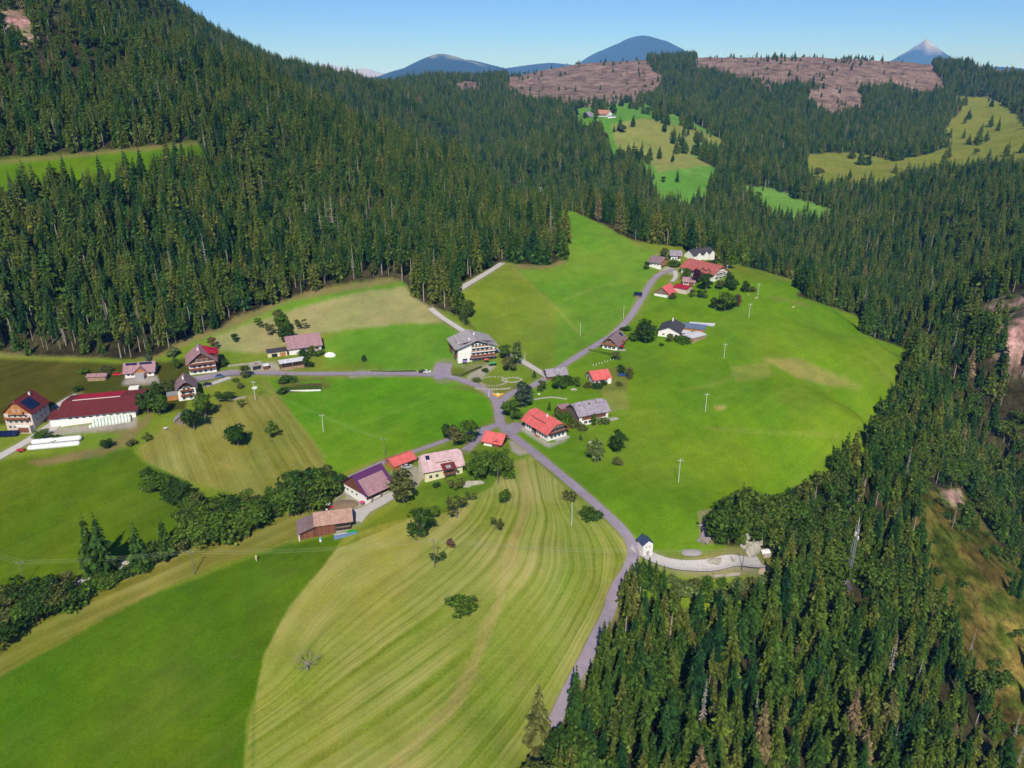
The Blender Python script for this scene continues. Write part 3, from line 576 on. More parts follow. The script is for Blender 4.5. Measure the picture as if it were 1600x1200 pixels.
# line of sight over the bare ground: drop what lies wholly behind a ridge
EL = np.maximum.accumulate((GZ-CAMZ)/RD, axis=0)
ri = np.clip(np.searchsorted(rad, np.hypot(cx, cy))-1, 0, NR-1); aj = np.clip(np.searchsorted(az, np.arctan2(cx, cy))-1, 0, NA-1)
vis = (cz+34-CAMZ)/np.hypot(cx, cy) >= EL[ri, aj]-.004
rnd = RNG.random(len(cx))
patch = fbm(cx/70, cy/70, 51, 3); spar = fbm(cx/28, cy/28, 57, 3)
def road_clear(x, y, m_):
    ok = np.ones(len(x), bool)
    for key, (ln, w_, kind) in ROADS.items():
        bb = (x > ln[:, 0].min()-9) & (x < ln[:, 0].max()+9) & (y > ln[:, 1].min()-9) & (y < ln[:, 1].max()+9)
        if bb.any():
            d = np.full(len(x), 1e9); d[bb] = line_dist(ln, x[bb], y[bb]); ok &= d > w_/2+m_
    return ok
p_tree = np.where(reg == 0, np.where(spar < .27, .35, .96), 0.0)
p_tree = np.where(reg == 4, np.where(fbm(cx/90, cy/90, 67, 3) > .60, .4, .02), p_tree); p_tree = np.where(reg == 5, .15, p_tree); p_tree = np.where(reg == 3, np.where(fbm(cx/45, cy/45, 69, 3) > np.where(cpx > 1180, .70, .60), .5, .008), p_tree)
p_tree = np.where((cy > 1300) & (reg == 0) & (fbm(cx/60, cy/60, 61, 3) > .62), .35, p_tree)
upl = (cpy < 130) & (cpx < 330) & (cy < 1300) & (fbm(cx/40, cy/40, 63, 3) > .5); p_tree = np.where(upl, .45, p_tree)
# small clearings on the slopes that show pale soil between stems
edge_soil = inpoly(cpx, cpy, [(0,520),(60,520),(160,525),(215,545),(200,562),(0,562)]); p_tree = np.where(edge_soil & (reg == 0), .45, p_tree)
CLRS = [[(985,915),(1010,912),(1000,880),(990,880)]]
use = vis & (rnd < p_tree) & road_clear(cx, cy, 2.2)
use &= ~inpoly(cpx, cpy, [(1296,905),(1345,905),(1350,965),(1300,965)])
cx, cy, cz, csp, cpx, cpy, reg, patch, spar, edge_soil = [a[use] for a in (cx, cy, cz, csp, cpx, cpy, reg, patch, spar, edge_soil)]
nT = len(cx); rnd = RNG.random(nT)
# kinds: mostly spruce, broadleaf in belts along the meadow edges, ravines and right-hand slope
mixed = np.where(patch > .56, .35, .05)+np.where((cpx > 1000) & (cpy > 500) & (cpy < 1000) & (patch > .46), .22, 0)+np.where((cy > 700) & (cy < 1200) & (cpx > 800) & (patch > .5), .2, 0)
mixed = np.where((cpx > 1050) & (cpx < 1300) & (cpy > 740) & (cpy < 880), .7, mixed)
kind = np.where(rnd < mixed, RNG.integers(7, 10, nT), RNG.choice([0,1,2,3,4,5], nT, p=[.22,.2,.21,.15,.12,.10]))
dead_r = RNG.random(nT); kind = np.where(dead_r < .018, 6, kind)
kind = np.where((reg == 5) & (RNG.random(nT) < .8), 10, kind); kind = np.where((reg == 5) & (RNG.random(nT) < .06), 6, kind)
hgt = np.where(kind <= 6, RNG.uniform(14, 27, nT), RNG.uniform(9, 17, nT))*(1+.6*(spar-.45)); hgt = np.where((kind <= 6) & (RNG.random(nT) < .10), hgt*1.22, hgt)
hgt = np.where(kind == 10, RNG.uniform(2, 5, nT), hgt)
near_r = (cpx > 800) & (cpy > 700); hgt = np.where(near_r & (kind <= 6), hgt*.84, hgt)
hgt = np.where(reg == 4, hgt*.7, hgt); hgt = np.where(upl[use] & (kind <= 6), hgt*.6, hgt)
small = (RNG.random(nT) < .2) & (kind <= 4); hgt = np.where(small, hgt*.55, hgt)
# young growth and bushes along the open edges
wid = np.where(kind <= 6, RNG.uniform(.85, 1.25, nT)*np.where(csp > 6, 1.35, 1.0), RNG.uniform(.9, 1.25, nT)*np.where(csp > 6, 1.2, 1))
# left wood edge shows bare stems
stem_edge = edge_soil | (inpoly(cpx, cpy, [(0,490),(250,520),(450,440),(620,410),(660,440),(400,500),(250,560),(0,562)]) & (rnd > .55))
kind = np.where(stem_edge & (kind <= 6) & (RNG.random(nT) < .6), 5, kind)
rot = RNG.uniform(0, 6.28, nT)
# the 300 nearest in view stand as trees of their own
inview = (cpx > -10) & (cpx < 1610) & (cpy < 1245) & (kind <= 4)
slant = np.sqrt(cx**2+cy**2+(cz-CAMZ)**2); size = hgt/slant; order = np.argsort(np.where(inview, -size, 1))[:300]
single = np.zeros(nT, bool); single[order] = True
for i_ in order:
    k = int(kind[i_]); s_ = float(hgt[i_]); t_ = link("spruce_tree", None, None, (float(cx[i_]), float(cy[i_]), float(cz[i_])), (0, 0, float(rot[i_])), (s_*float(wid[i_]), s_*float(wid[i_]), s_))
    t_["label"] = "tall green spruce packed among others on the near wooded slope"; t_["category"] = "spruce tree"; t_["group"] = "spruces packed on the near wooded slope"
    link("crown", S_CROWN[k], t_); link("trunk", S_TRUNK[k], t_)
def scatter(name, meshes, X, Y, Z, rot_, sx, sz, idx, label, cat):
    """one uncountable mass: points with a tree mesh on each"""
    colc = bpy.data.collections.new(name+"_kinds")
    for q_, m_ in enumerate(meshes): colc.objects.link(bpy.data.objects.new("%s_%02d" % (name, q_), m_))
    me = bpy.data.meshes.new(name); n = len(X); me.vertices.add(n); me.vertices.foreach_set("co", np.stack([X, Y, Z], 1).astype(np.float32).ravel())
    for nm, arr, ty in (("turn", rot_, 'FLOAT'), ("wide", sx, 'FLOAT'), ("tall", sz, 'FLOAT'), ("which", idx, 'INT')):
        a_ = me.attributes.new(nm, ty, 'POINT'); a_.data.foreach_set("value", np.asarray(arr, np.int32 if ty == 'INT' else np.float32))
    o = link(name, me); ng = bpy.data.node_groups.new(name, 'GeometryNodeTree')
    ng.interface.new_socket("Geometry", in_out='INPUT', socket_type='NodeSocketGeometry'); ng.interface.new_socket("Geometry", in_out='OUTPUT', socket_type='NodeSocketGeometry')
    N = ng.nodes; L = ng.links; gi = N.new("NodeGroupInput"); go = N.new("NodeGroupOutput"); ip = N.new("GeometryNodeInstanceOnPoints"); ci = N.new("GeometryNodeCollectionInfo")
    ci.inputs[0].default_value = colc; ci.inputs["Separate Children"].default_value = True; ci.inputs["Reset Children"].default_value = True
    def na(nm, ty):
        a_ = N.new("GeometryNodeInputNamedAttribute"); a_.data_type = ty; a_.inputs["Name"].default_value = nm; return [s_ for s_ in a_.outputs if s_.enabled and s_.name == "Attribute"][0]
    cr = N.new("ShaderNodeCombineXYZ"); L.new(na("turn", 'FLOAT'), cr.inputs[2]); cs = N.new("ShaderNodeCombineXYZ"); wdo = na("wide", 'FLOAT'); L.new(wdo, cs.inputs[0]); L.new(wdo, cs.inputs[1]); L.new(na("tall", 'FLOAT'), cs.inputs[2])
    L.new(gi.outputs[0], ip.inputs["Points"]); L.new(ci.outputs[0], ip.inputs["Instance"]); ip.inputs["Pick Instance"].default_value = True
    L.new(na("which", 'INT'), ip.inputs["Instance Index"]); L.new(cr.outputs[0], ip.inputs["Rotation"]); L.new(cs.outputs[0], ip.inputs["Scale"]); L.new(ip.outputs[0], go.inputs[0])
    md = o.modifiers.new("scatter", 'NODES'); md.node_group = ng
    o["kind"] = "stuff"; o["label"] = label; o["category"] = cat; return o
rest = ~single
con = rest & (kind <= 6); brd = rest & (kind >= 7)
scatter("spruce_forest", WHOLE[:7], cx[con], cy[con], cz[con], rot[con], (hgt*wid)[con], hgt[con], kind[con], "dense dark green spruce forest covering the mountain slopes all round", "forest")
scatter("broadleaf_wood", WHOLE[7:], cx[brd], cy[brd], cz[brd], rot[brd], (hgt*wid)[brd], hgt[brd], (kind-7)[brd], "lighter green broadleaf trees and bushes mixed into the spruce slopes", "forest")
print("TREES", nT, "ground verts", nv)
# ------------------------------------------------------------------ buildings
WH = mat("white_render", (.82,.80,.77), .9, .06, .6); CREAM = mat("cream_render", (.72,.66,.42), .9, .08, .6); PINKW = mat("rosy_render", (.62,.52,.46), .9, .1, .6)
GREYW = mat("grey_render", (.48,.46,.44), .9, .15, .6)
WOOD = mat("brown_boards", (.16,.07,.04), .85, .3, 1.5, 0, None, .2, 0, 0, (0, .3, .35)); WOODR = mat("reddish_boards", (.24,.09,.055), .85, .3, 1.5, 0, None, .2, 0, 0, (0, .35, .35))
WOODD = mat("dark_boards", (.045,.03,.025), .85, .3, 1.5, 0, None, .2, 0, 0, (0, .3, .3)); WOODO = mat("orange_boards", (.50,.22,.08), .8, .2, 1.5, 0, None, .2, 0, 0, (0, .3, .25)); WOODG = mat("weathered_boards", (.26,.20,.16), .9, .3, 1.5, 0, None, .2, 0, 0, (0, .3, .35))
WOODP = mat("plain_timber", (.40,.27,.17), .85, .25, 1.5, 0, None, .2, 0, 0, (0, .3, .25))
def rf(n, c, c2=None, sp=(0, .9, .10), r=.7, sc_=.7): return mat(n, alb(*c, .78), r, .12, sc_, 0, alb(*(c2 or tuple(int(x*.88) for x in c)), .78), .3, 0, 0, sp)
R_RED = rf("red_tiles", (242,118,114)); R_BROWN = rf("brown_red_sheet", (128,52,52)); R_CRIM = rf("crimson_sheet", (190,36,62)); R_PINK = rf("faded_pink_tiles", (186,146,152), (160,124,130))
R_GREY = rf("grey_shingles", (182,172,184), (140,130,142)); R_PURP = rf("purple_sheet", (104,52,110), None, (0,1.2,.06)); R_HOTEL = rf("pale_grey_tiles", (188,180,184), (170,162,166)); R_DARK = rf("dark_grey_tiles", (84,80,88))
R_CREAMP = rf("pale_rose_tiles", (226,192,196), (200,166,170)); R_BARN = rf("sandy_rose_tiles", (205,168,150), (170,132,118)); R_MAUVE = rf("brown_grey_tiles", (158,132,136), (128,106,110)); R_WHITE = rf("white_sheet", (235,235,240)); R_BLUE = rf("blue_grey_sheet", (120,140,170)); R_DBLUE = rf("slate_blue_sheet", (66,84,120))
GLASS = mat("window_glass", (.025,.03,.04), .15, .2, 2, 0, None, .6); SOLAR = mat("solar_glass", (.012,.02,.075), .2, .4, 3, 0, None, .6, 0, 0, (0, 1.0, .4)); FLW = mat("red_flowers", (.50,.05,.05), .9, .6, 6, 0, (.16,.20,.05)); CONC = mat("concrete", (.40,.38,.35), .9, .2, 1)
BRICK = mat("chimney_brick", (.35,.20,.15), .9, .3, 3); METAL = mat("grey_metal", (.45,.46,.48), .5, .1, 2, 0, None, .5, .4); WHM = mat("white_frame", (.75,.75,.73), .6, .05, 2)
_wc = {}
def win_meshes(w_, h_, shut):
    k = (round(w_, 2), round(h_, 2), shut)
    if k not in _wc:
        f = MB(); t = .09
        f.box(-w_/2-t, w_/2+t, -.07, .02, -h_/2-t, -h_/2); f.box(-w_/2-t, w_/2+t, -.07, .02, h_/2, h_/2+t); f.box(-w_/2-t, -w_/2, -.07, .02, -h_/2, h_/2); f.box(w_/2, w_/2+t, -.07, .02, -h_/2, h_/2); f.box(-.03, .03, -.065, .02, -h_/2, h_/2)
        if shut: f.box(-w_/2-t-.5, -w_/2-t-.02, -.05, .02, -h_/2, h_/2, 1); f.box(w_/2+t+.02, w_/2+t+.5, -.05, .02, -h_/2, h_/2, 1)
        p = MB().box(-w_/2, w_/2, -.045, .02, -h_/2, h_/2)
        _wc[k] = (f.mesh("window", [WHM, WOODR]), p.mesh("pane", [GLASS]))
    return _wc[k]
class House:
    def __init__(s, name, label, cat, A, B, D, wh, rise, ridge='x', roof=None, wall=None, over=.9, hip=0, L=None, group=None, th=.22, low_front=0, base=None):
        a, b_ = ground_at(*A), ground_at(*B); d = b_-a; s.L = L or math.hypot(d.x, d.y); rz = atan2(d.y, d.x); s.D = D; s.wh = wh; s.rise = rise; s.ridge = ridge; s.over = over; s.hip = hip; s.th = th
        s.z0 = (a.z+b_.z)/2 if base is None else base; s.low_front = low_front
        s.t = thing(name, label, cat, (a.x, a.y, s.z0), rz, group); s.roofm = roof; s.wallm = wall
        U, W = (s.L, D) if ridge == 'x' else (D, s.L); s.U = U; s.W = W
        s.mp = (lambda u, v, z: (u, v, z)) if ridge == 'x' else (lambda u, v, z: (v, u, z))
        s.slope = rise/(W/2)
        wl = MB(); zr = wh+rise-.05; pent = [(0, -4), (W, -4), (W, wh-.05), (W/2, zr), (0, wh-.05)]
        if hip: c = 1-hip; zc = wh+rise*c-.05; pent = [(0, -4), (W, -4), (W, wh-.05), (W-W/2*c, zc), (W/2*c, zc), (0, wh-.05)]
        n = len(pent); V = [s.mp(0, v, z) for v, z in pent]+[s.mp(U, v, z) for v, z in pent]
        wl.add(V, [tuple(range(n)), tuple(range(n, 2*n))[::-1]]+[(i, n+i, n+(i+1) % n, (i+1) % n) for i in range(n)]); wl.obj("wall", [wall], s.t)
        s.roof_obj = s._roof()
    def zroof(s, v): return s.wh+s.rise-abs(v-s.W/2)*s.slope+s.th
    def _roof(s):
        U, W, o, mp = s.U, s.W, s.over, s.mp; z = s.zroof; m_ = MB(); hx = s.hip*W/2; vc = W/2*(1-s.hip)
        if s.hip:
            yc0, yc1 = vc, W-vc
            f1 = [mp(-o,-o,z(-o)), mp(U+o,-o,z(-o)), mp(U+o,yc0,z(yc0)), mp(U+o-hx-o*.3,W/2,z(W/2)), mp(-o+hx+o*.3,W/2,z(W/2)), mp(-o,yc0,z(yc0))]
            f2 = [mp(-o,W+o,z(W+o)), mp(-o,yc1,z(yc1)), mp(-o+hx+o*.3,W/2,z(W/2)), mp(U+o-hx-o*.3,W/2,z(W/2)), mp(U+o,yc1,z(yc1)), mp(U+o,W+o,z(W+o))]
            h1 = [mp(-o,yc0,z(yc0)), mp(-o+hx+o*.3,W/2,z(W/2)), mp(-o,yc1,z(yc1))]; h2 = [mp(U+o,yc0,z(yc0)), mp(U+o,yc1,z(yc1)), mp(U+o-hx-o*.3,W/2,z(W/2))]
            for f in (f1, f2, h1, h2): m_.slab(f, s.th)
        else:
            for sg in (0, 1):
                v0, v1 = (-o, W/2) if sg == 0 else (W+o, W/2)
                m_.slab([mp(-o,v0,z(v0)), mp(U+o,v0,z(v0)), mp(U+o,v1,z(v1)), mp(-o,v1,z(v1))], s.th)
        r = m_.obj("roof", [s.roofm], s.t)
        rc = MB().tube(mp(-o+hx+.1, W/2, z(W/2)+.02), mp(U+o-hx-.1, W/2, z(W/2)+.02), .14, None, 6); rc.obj("ridge_cap", [s.roofm], r)
        return r
    def fp(s, face, a, z, out=.0):
        return {'f': ((a, -out, z), 0), 'l': ((-out, s.D-a, z), -pi/2), 'r': ((s.L+out, a, z), pi/2)}[face]
    def wins(s, face, z, n, w_=1.1, h_=1.3, a0=None, a1=None, shut=False):
        T = s.L if face == 'f' else s.D; a0 = T*.1 if a0 is None else a0; a1 = T*.9 if a1 is None else a1; fm, pm = win_meshes(w_, h_, shut)
        for i in range(n):
            a = a0+(a1-a0)*(i+.5)/n; p, rz = s.fp(face, a, z); o = link("window", fm, s.t, p, (0,0,rz)); link("pane", pm, o)
        return s
    def clad(s, face, m_, z0, z1=None, a0=0, a1=None, th=.06, name="cladding"):
        """boards over a face; on a gable face they follow the roof line"""
        T = s.L if face == 'f' else s.D; a1 = T if a1 is None else a1; gable = (face == 'f') == (s.ridge == 'y')
        if z1 is None and gable:
            c = 1-s.hip; k = s.slope; top = [(a1, max(z0, s.wh-.1+min(s.rise*c, (T-a1)*k)))]
            if s.hip: top += [(T-T/2*c, s.wh+s.rise*c-.1), (T/2*c, s.wh+s.rise*c-.1)]
            else: top += [(T/2, s.wh+s.rise-.1)]
            poly = [(a0, z0), (a1, z0)]+top+[(a0, max(z0, s.wh-.1))]
        else: poly = [(a0, z0), (a1, z0), (a1, z1 or s.wh-.1), (a0, z1 or s.wh-.1)]
        P = [s.fp(face, a, z, th)[0] for a, z in poly]; Q = [s.fp(face, a, z, -.02)[0] for a, z in poly]; n = len(P)
        MB().add(P+Q, [tuple(range(n)), tuple(range(n, 2*n))[::-1]]+[(i, (i+1) % n, n+(i+1) % n, n+i) for i in range(n)]).obj(name, [m_], s.t); return s
    def balc(s, face, z, a0, a1, dep=1.2, rail=None, fl=True):
        (p, rz) = s.fp(face, 0, z); T = a1-a0; m_ = MB(); m_.box(0, T, -dep, 0, -.15, 0); m_.box(0, T, -dep-.06, -dep, .05, 1.0); m_.box(0, .06, -dep, 0, .05, 1.0); m_.box(T-.06, T, -dep, 0, .05, 1.0)
        base_a = a0
        o = m_.obj("balcony", [rail or WOOD], s.t); q, _ = s.fp(face, base_a, z); o.location = q; o.rotation_euler = (0,0,rz)
        if face == 'l': q, _ = s.fp(face, a0, z); o.location = q
        if fl: MB().box(.1, T-.1, -dep-.28, -dep-.07, .75, 1.12).obj("flower_box", [FLW], o)
        return s
    def part(s, name, m_, mats, parent=None): return m_.obj(name, mats, parent or s.t)
    def chim(s, u, v, h=1.3):
        x, y, _ = s.mp(u, v, 0); z = s.zroof(v); c = MB().box(x-.35, x+.35, y-.35, y+.35, z-1, z+h).obj("chimney", [WH if s.wallm is not WOOD else BRICK], s.roof_obj); MB().box(x-.45, x+.45, y-.45, y+.45, z+h, z+h+.12).obj("chimney_cap", [CONC], s.roof_obj); return s
    def onroof(s, name, m_, u0, u1, v0, v1, th=.1, side=0, parent=None):
        """flat panel lying on the roof; v runs from the front eave up"""
        W = s.W; f = (lambda v: v) if side == 0 else (lambda v: W-v); a, b_ = f(v0), f(v1)
        MB().slab([s.mp(u0,a,s.zroof(a)+th+.03), s.mp(u1,a,s.zroof(a)+th+.03), s.mp(u1,b_,s.zroof(b_)+th+.03), s.mp(u0,b_,s.zroof(b_)+th+.03)], th).obj(name, [m_], s.roof_obj); return s
    def door(s, face, a, w_=1.1, h_=2.1, m_=None, name="door"):
        p, rz = s.fp(face, a, 0); o = MB().box(-w_/2, w_/2, -.08, .02, 0, h_).obj(name, [m_ or WOOD], s.t); o.location = p; o.rotation_euler = (0,0,rz); return s
    def dormer(s, u0, u1, v0, v1, up, roofm=None, face=None, name="dormer"):
        """shed dormer: long box with a flatter roof rising from the slope"""
        zf = s.zroof(v0); zb = s.zroof(v1); m_ = MB(); P = lambda u, v, z: s.mp(u, v, z)
        V = [P(u0,v0,zf-.1), P(u1,v0,zf-.1), P(u1,v0,zf+up), P(u0,v0,zf+up), P(u0,v1,zb-.1), P(u1,v1,zb-.1)]
        m_.add(V, [(0,1,2,3), (3,2,5,4), (0,3,4), (1,5,2), (0,4,5,1)]); d = m_.obj(name, [face or WOODO], s.t)
        MB().slab([P(u0-.4,v0-.6,zf+up+.1-.1), P(u1+.4,v0-.6,zf+up+.1-.1), P(u1+.4,v1,zb+.16), P(u0-.4,v1,zb+.16)], .12).obj("dormer_roof", [roofm or s.roofm], d)
        g_ = MB(); n = max(2, int((u1-u0)/1.3))
        for i in range(n):
            a = u0+(u1-u0)*(i+.5)/n; q0 = P(a-.35, v0-.04, zf+.25); q1 = P(a+.35, v0-.04, zf+up-.2)
            g_.add([P(a-.35,v0-.04,zf+.2), P(a+.35,v0-.04,zf+.2), P(a+.35,v0-.04,zf+up-.15), P(a-.35,v0-.04,zf+up-.15)], [(0,1,2,3)])
        g_.obj("dormer_window", [GLASS], d); return s
    def cross(s, u0, u1, v0, wh, rise, roofm=None, face=None, ov=.5, name="cross_gable"):
        """gabled wing pushed out through the front slope"""
        vm = (u0+u1)/2; zt = wh+rise; vb = s.W/2-max(0, (s.wh+s.rise-zt)/max(s.slope, .01)); P = s.mp
        m_ = MB(); V = [P(u0,v0,-2), P(u1,v0,-2), P(u1,v0,wh), P(vm,v0,zt), P(u0,v0,wh), P(u0,vb,-2), P(u1,vb,-2), P(u1,vb,wh), P(vm,vb,zt), P(u0,vb,wh)]
        m_.add(V, [(0,1,2,3,4), (0,4,9,5), (1,6,7,2)]); d = m_.obj(name, [face or s.wallm], s.t); r = MB(); k = rise/((u1-u0)/2); e = ov; zo = .2
        vbb = s.W/2
        r.slab([P(u0-e,v0-e,wh-e*k+zo), P(vm,v0-e,zt+zo), P(vm,vbb,zt+zo), P(u0-e,vbb,wh-e*k+zo)], .2); r.slab([P(vm,v0-e,zt+zo), P(u1+e,v0-e,wh-e*k+zo), P(u1+e,vbb,wh-e*k+zo), P(vm,vbb,zt+zo)], .2)
        r.obj("wing_roof", [roofm or s.roofm], d); return d
    def shed_roof(s, name, x0, x1, y0, y1, z0, z1, m_, th=.16, walls=None, posts=0, wm=None):
        """lean-to: roof rises from z0 at y0 to z1 at y1"""
        d = MB().slab([(x0,y0,z0), (x1,y0,z0), (x1,y1,z1), (x0,y1,z1)], th).obj(name, [m_], s.t)
        if walls:
            w_ = MB()
            for kk in walls:
                if kk == 'f': w_.box(x0+.3, x1-.3, y0+.4, y0+.55, -4, z0-th-.02)
                if kk == 'l': w_.prism([(y0+.56, -4), (y1-.02, -4), (y1-.02, z1-th-.05), (y0+.56, z0-th-.05)], 'x', x0+.3, x0+.45)
                if kk == 'r': w_.prism([(y0+.56, -4), (y1-.02, -4), (y1-.02, z1-th-.05), (y0+.56, z0-th-.05)], 'x', x1-.45, x1-.3)
            w_.obj("side_wall", [wm or s.wallm], s.t)
        for i in range(posts):
            x = x0+.4+(x1-x0-.8)*i/max(1, posts-1); MB().box(x-.12, x+.12, y0+.3, y0+.54, -3, z0-th).obj("post", [WOOD], s.t)
        return d
HOUSE = 'house'; BARN = 'barn'
# --- western hamlet
h = House("farmhouse", "tall rosy farmhouse with solar panels on both roof slopes at the far left edge", HOUSE, (12,672), (55,672), 13, 8.6, 5.6, 'y', R_BROWN, PINKW, .9, .15)
h.clad('f', WOODO, 8.2); h.balc('f', 5.6, .5, h.L-.8, 1.3, WOODR); h.balc('f', 8.2, 3, h.L-3, 1.2, WOODO, False); h.wins('f', 4.2, 4, shut=False).wins('f', 7.0, 4).wins('f', 9.5, 2, 1.0, 1.3, 4, h.L-4).wins('f', 1.6, 2, 1.1, 1.2, .6, 5)
h.part("garage_wing", MB().box(h.L*.48, h.L-.2, -2.6, -.01, -4, 2.9), [PINKW]); h.part("garage_door", MB().box(h.L*.55, h.L-1, -2.68, -2.61, 0, 2.3), [WOODR]); h.part("terrace_rail", MB().box(h.L*.48, h.L-.2, -2.65, -2.58, 2.92, 3.8), [WHM])
h.onroof("solar_panel", SOLAR, 1.5, 8.5, .3, 4.6); h.onroof("solar_panel", SOLAR, 1.5, 8.5, .3, 4.6, side=1); h.chim(9.5, h.W/2+1.2).wins('r', 4.2, 3).wins('r', 7.0, 3)
h = House("cattle_barn", "long white barn with a brown-red and crimson two-tone roof behind stacked bales", BARN, (95,667), (213,652), 25, 4.4, 2.0, 'x', R_BROWN, WH, 1.2)
h.onroof("crimson_roof_sheet", R_CRIM, h.L*.10, h.L*.74, -1.0, h.W/2-.3, .12, side=1); h.onroof("ridge_light", WHM, h.L*.10, h.L*.74, h.W/2-.55, h.W/2, .35, side=1); h.wins('f', 3.1, 9, 1.3, .7)
h.part("left_lean_to_wall", MB().box(-4.2, -.02, 1.0, 9, -4, 3.1), [WH]); h.shed_roof("left_lean_to_roof", -5, -.02, .2, 9.5, 3.5, 4.1, R_BROWN); h.part("white_annex", MB().box(h.L*.76, h.L*.9, 26.5, 30, -2, 5.2), [WH])
h = House("woodshed", "small open woodshed with a faded pink roof at the edge of the left pasture", 'shed', (137,596), (166,594), 4, 2.3, .6, 'x', R_PINK, WOODP, .5); h.clad('f', WOODP, 0, 1.7, .3, h.L-.3, .3, "log_stack")
h = House("bungalow", "low house with a row of solar panels along its pink roof above a glass porch", HOUSE, (196,591), (241,587), 9, 3.0, 3.2, 'x', R_PINK, WH, .9)
h.cross(h.L*.36, h.L*.74, -1.0, 3.2, 2.1, None, WOODO); h.onroof("solar_panel", SOLAR, .3, h.L*.42, 3.2, 4.2); h.onroof("solar_panel", SOLAR, h.L*.5, h.L*.93, 3.2, 4.2); h.wins('f', 1.6, 2, 1.2, 1.2, .8, h.L*.33).wins('f', 1.6, 1, 1.2, 1.2, h.L*.78, h.L-.6)
h.part("glass_porch", MB().prism([(-3.4, -1), (-1.1, -1), (-1.1, 2.7), (-3.4, 2.1)], 'x', h.L*.4, h.L*.7), [METAL])
h = House("chalet", "large white chalet with red balcony flowers and a crimson side roof", HOUSE, (297,586), (339,581), 14, 6.6, 5.0, 'y', R_PINK, WH, 1.2)
h.clad('f', WOOD, 6.4); h.balc('f', 5.4, 0, h.L, 1.3, WOODR); h.balc('f', 2.8, 0, h.L, 1.5, WOODR); h.wins('f', 4.2, 4).wins('f', 7.2, 3, 1.2, 1.5, 3, h.L-3).wins('f', 1.4, 4); h.part("crimson_side_roof", MB().slab([(h.L*.62,4,9.4), (h.L+2.5,4,8.7), (h.L+2.5,12.6,8.7), (h.L*.62,12.6,11.2)], .2), [R_CRIM]); h.part("side_wing", MB().box(h.L+.01, h.L+1.9, 4.6, 12, -3, 8.3), [WOOD]); h.chim(6, h.W/2-1).wins('r', 1.6, 2, a0=.5, a1=4)
h = House("small_chalet", "narrow white chalet with a dark brown roof and an orange annex among trees", HOUSE, (280,627), (308,623), 11, 6.4, 3.6, 'y', R_MAUVE, WH, 1.1, .2)
h.clad('f', WOODD, 6.2); h.balc('f', 4.9, 1.2, h.L-1.2, 1.1, WOOD); h.balc('f', 2.5, 1.2, h.L-1.2, 1.1, WOODR); h.wins('f', 6.2, 2, 1.2, 1.3, 2, h.L-2).wins('f', 3.7, 2, 1.2, 1.3).wins('f', 1.2, 2); h.part("orange_annex", MB().box(-5, -.02, 2, 7, -3, 2.7), [WOODO]); h.part("annex_terrace", MB().box(-5.2, -.02, 1.8, 7.2, 2.72, 2.9), [METAL]); h.chim(4, h.W/2-.8, 1.6).wins('r', 4, 3)
h = House("hay_hut", "little weathered grey hut standing below the trees in the pasture", 'hut', (274,664), (291,662), 4.5, 2.1, 1.7, 'y', R_GREY, WOODG, .6)
# --- farm west of the village road
h = House("farm_building", "white farm building with a broad mauve-pink roof beside the tan field", BARN, (452.5,555), (502.5,549), 14, 4.2, 4.4, 'x', R_PINK, WH, 1.0)
h.wins('f', 2.2, 4, 1.3, 1.5, 6, h.L-1, True).wins('f', 3.6, 2, .9, .5, 1, 6); h.door('f', 7, 2.2, 2.8, WOODR)
h.shed_roof("dark_flat_roof", -11.8, -.95, -1, 5, 3.3, 3.7, R_DARK, .2, 'flr', 0, CREAM); h.part("orange_gate", MB().box(-5, -2, -.66, -.5, 0, 2.5), [WOODO]); h.part("bay_shade_panel", MB().box(-9.5, -6.5, -.66, -.5, 0, 2.4), [GLASS])  # dark glass panel paints the shade of an open bay
h = House("open_shed", "open timber shed under a bright white sheet roof beside the lane", 'shed', (439.5,579), (476,574.5), 5.2, 4.2, .5, 'x', R_WHITE, WOOD, .6)
h.clad('f', WOODD, 1.7, 3.9, .6, h.L-.4, .06, "opening_shade_panel"); h.clad('f', WOODP, 0, 1.65, .3, h.L-.2, .35, "stacked_wood")  # dark board panel paints the shade inside the open front
for i in range(3): h.part("post", MB().box(.1+(h.L-.4)*i/2, .35+(h.L-.4)*i/2, -.45, -.2, -1, 4.0), [WOODP])
h = House("stone_garage", "low stone garage with a flat gravel roof at the bend of the lane", 'garage', (393,579), (411,576), 5, 2.6, .12, 'x', CONC, GREYW, .2); h.clad('f', GLASS, .1, 2.1, .8, h.L-.8, .05, "garage_shade_panel"); h.part("flower_tub", MB().box(2, 4, .6, 1.4, 2.9, 3.3), [FLW])  # dark panel stands in for the shade inside the garage
h = House("timber_kiosk", "tiny reddish timber hut with a pale roof next to the stone garage", 'hut', (413,578), (420,577), 2.4, 2.2, .5, 'x', R_WHITE, WOODR, .3)
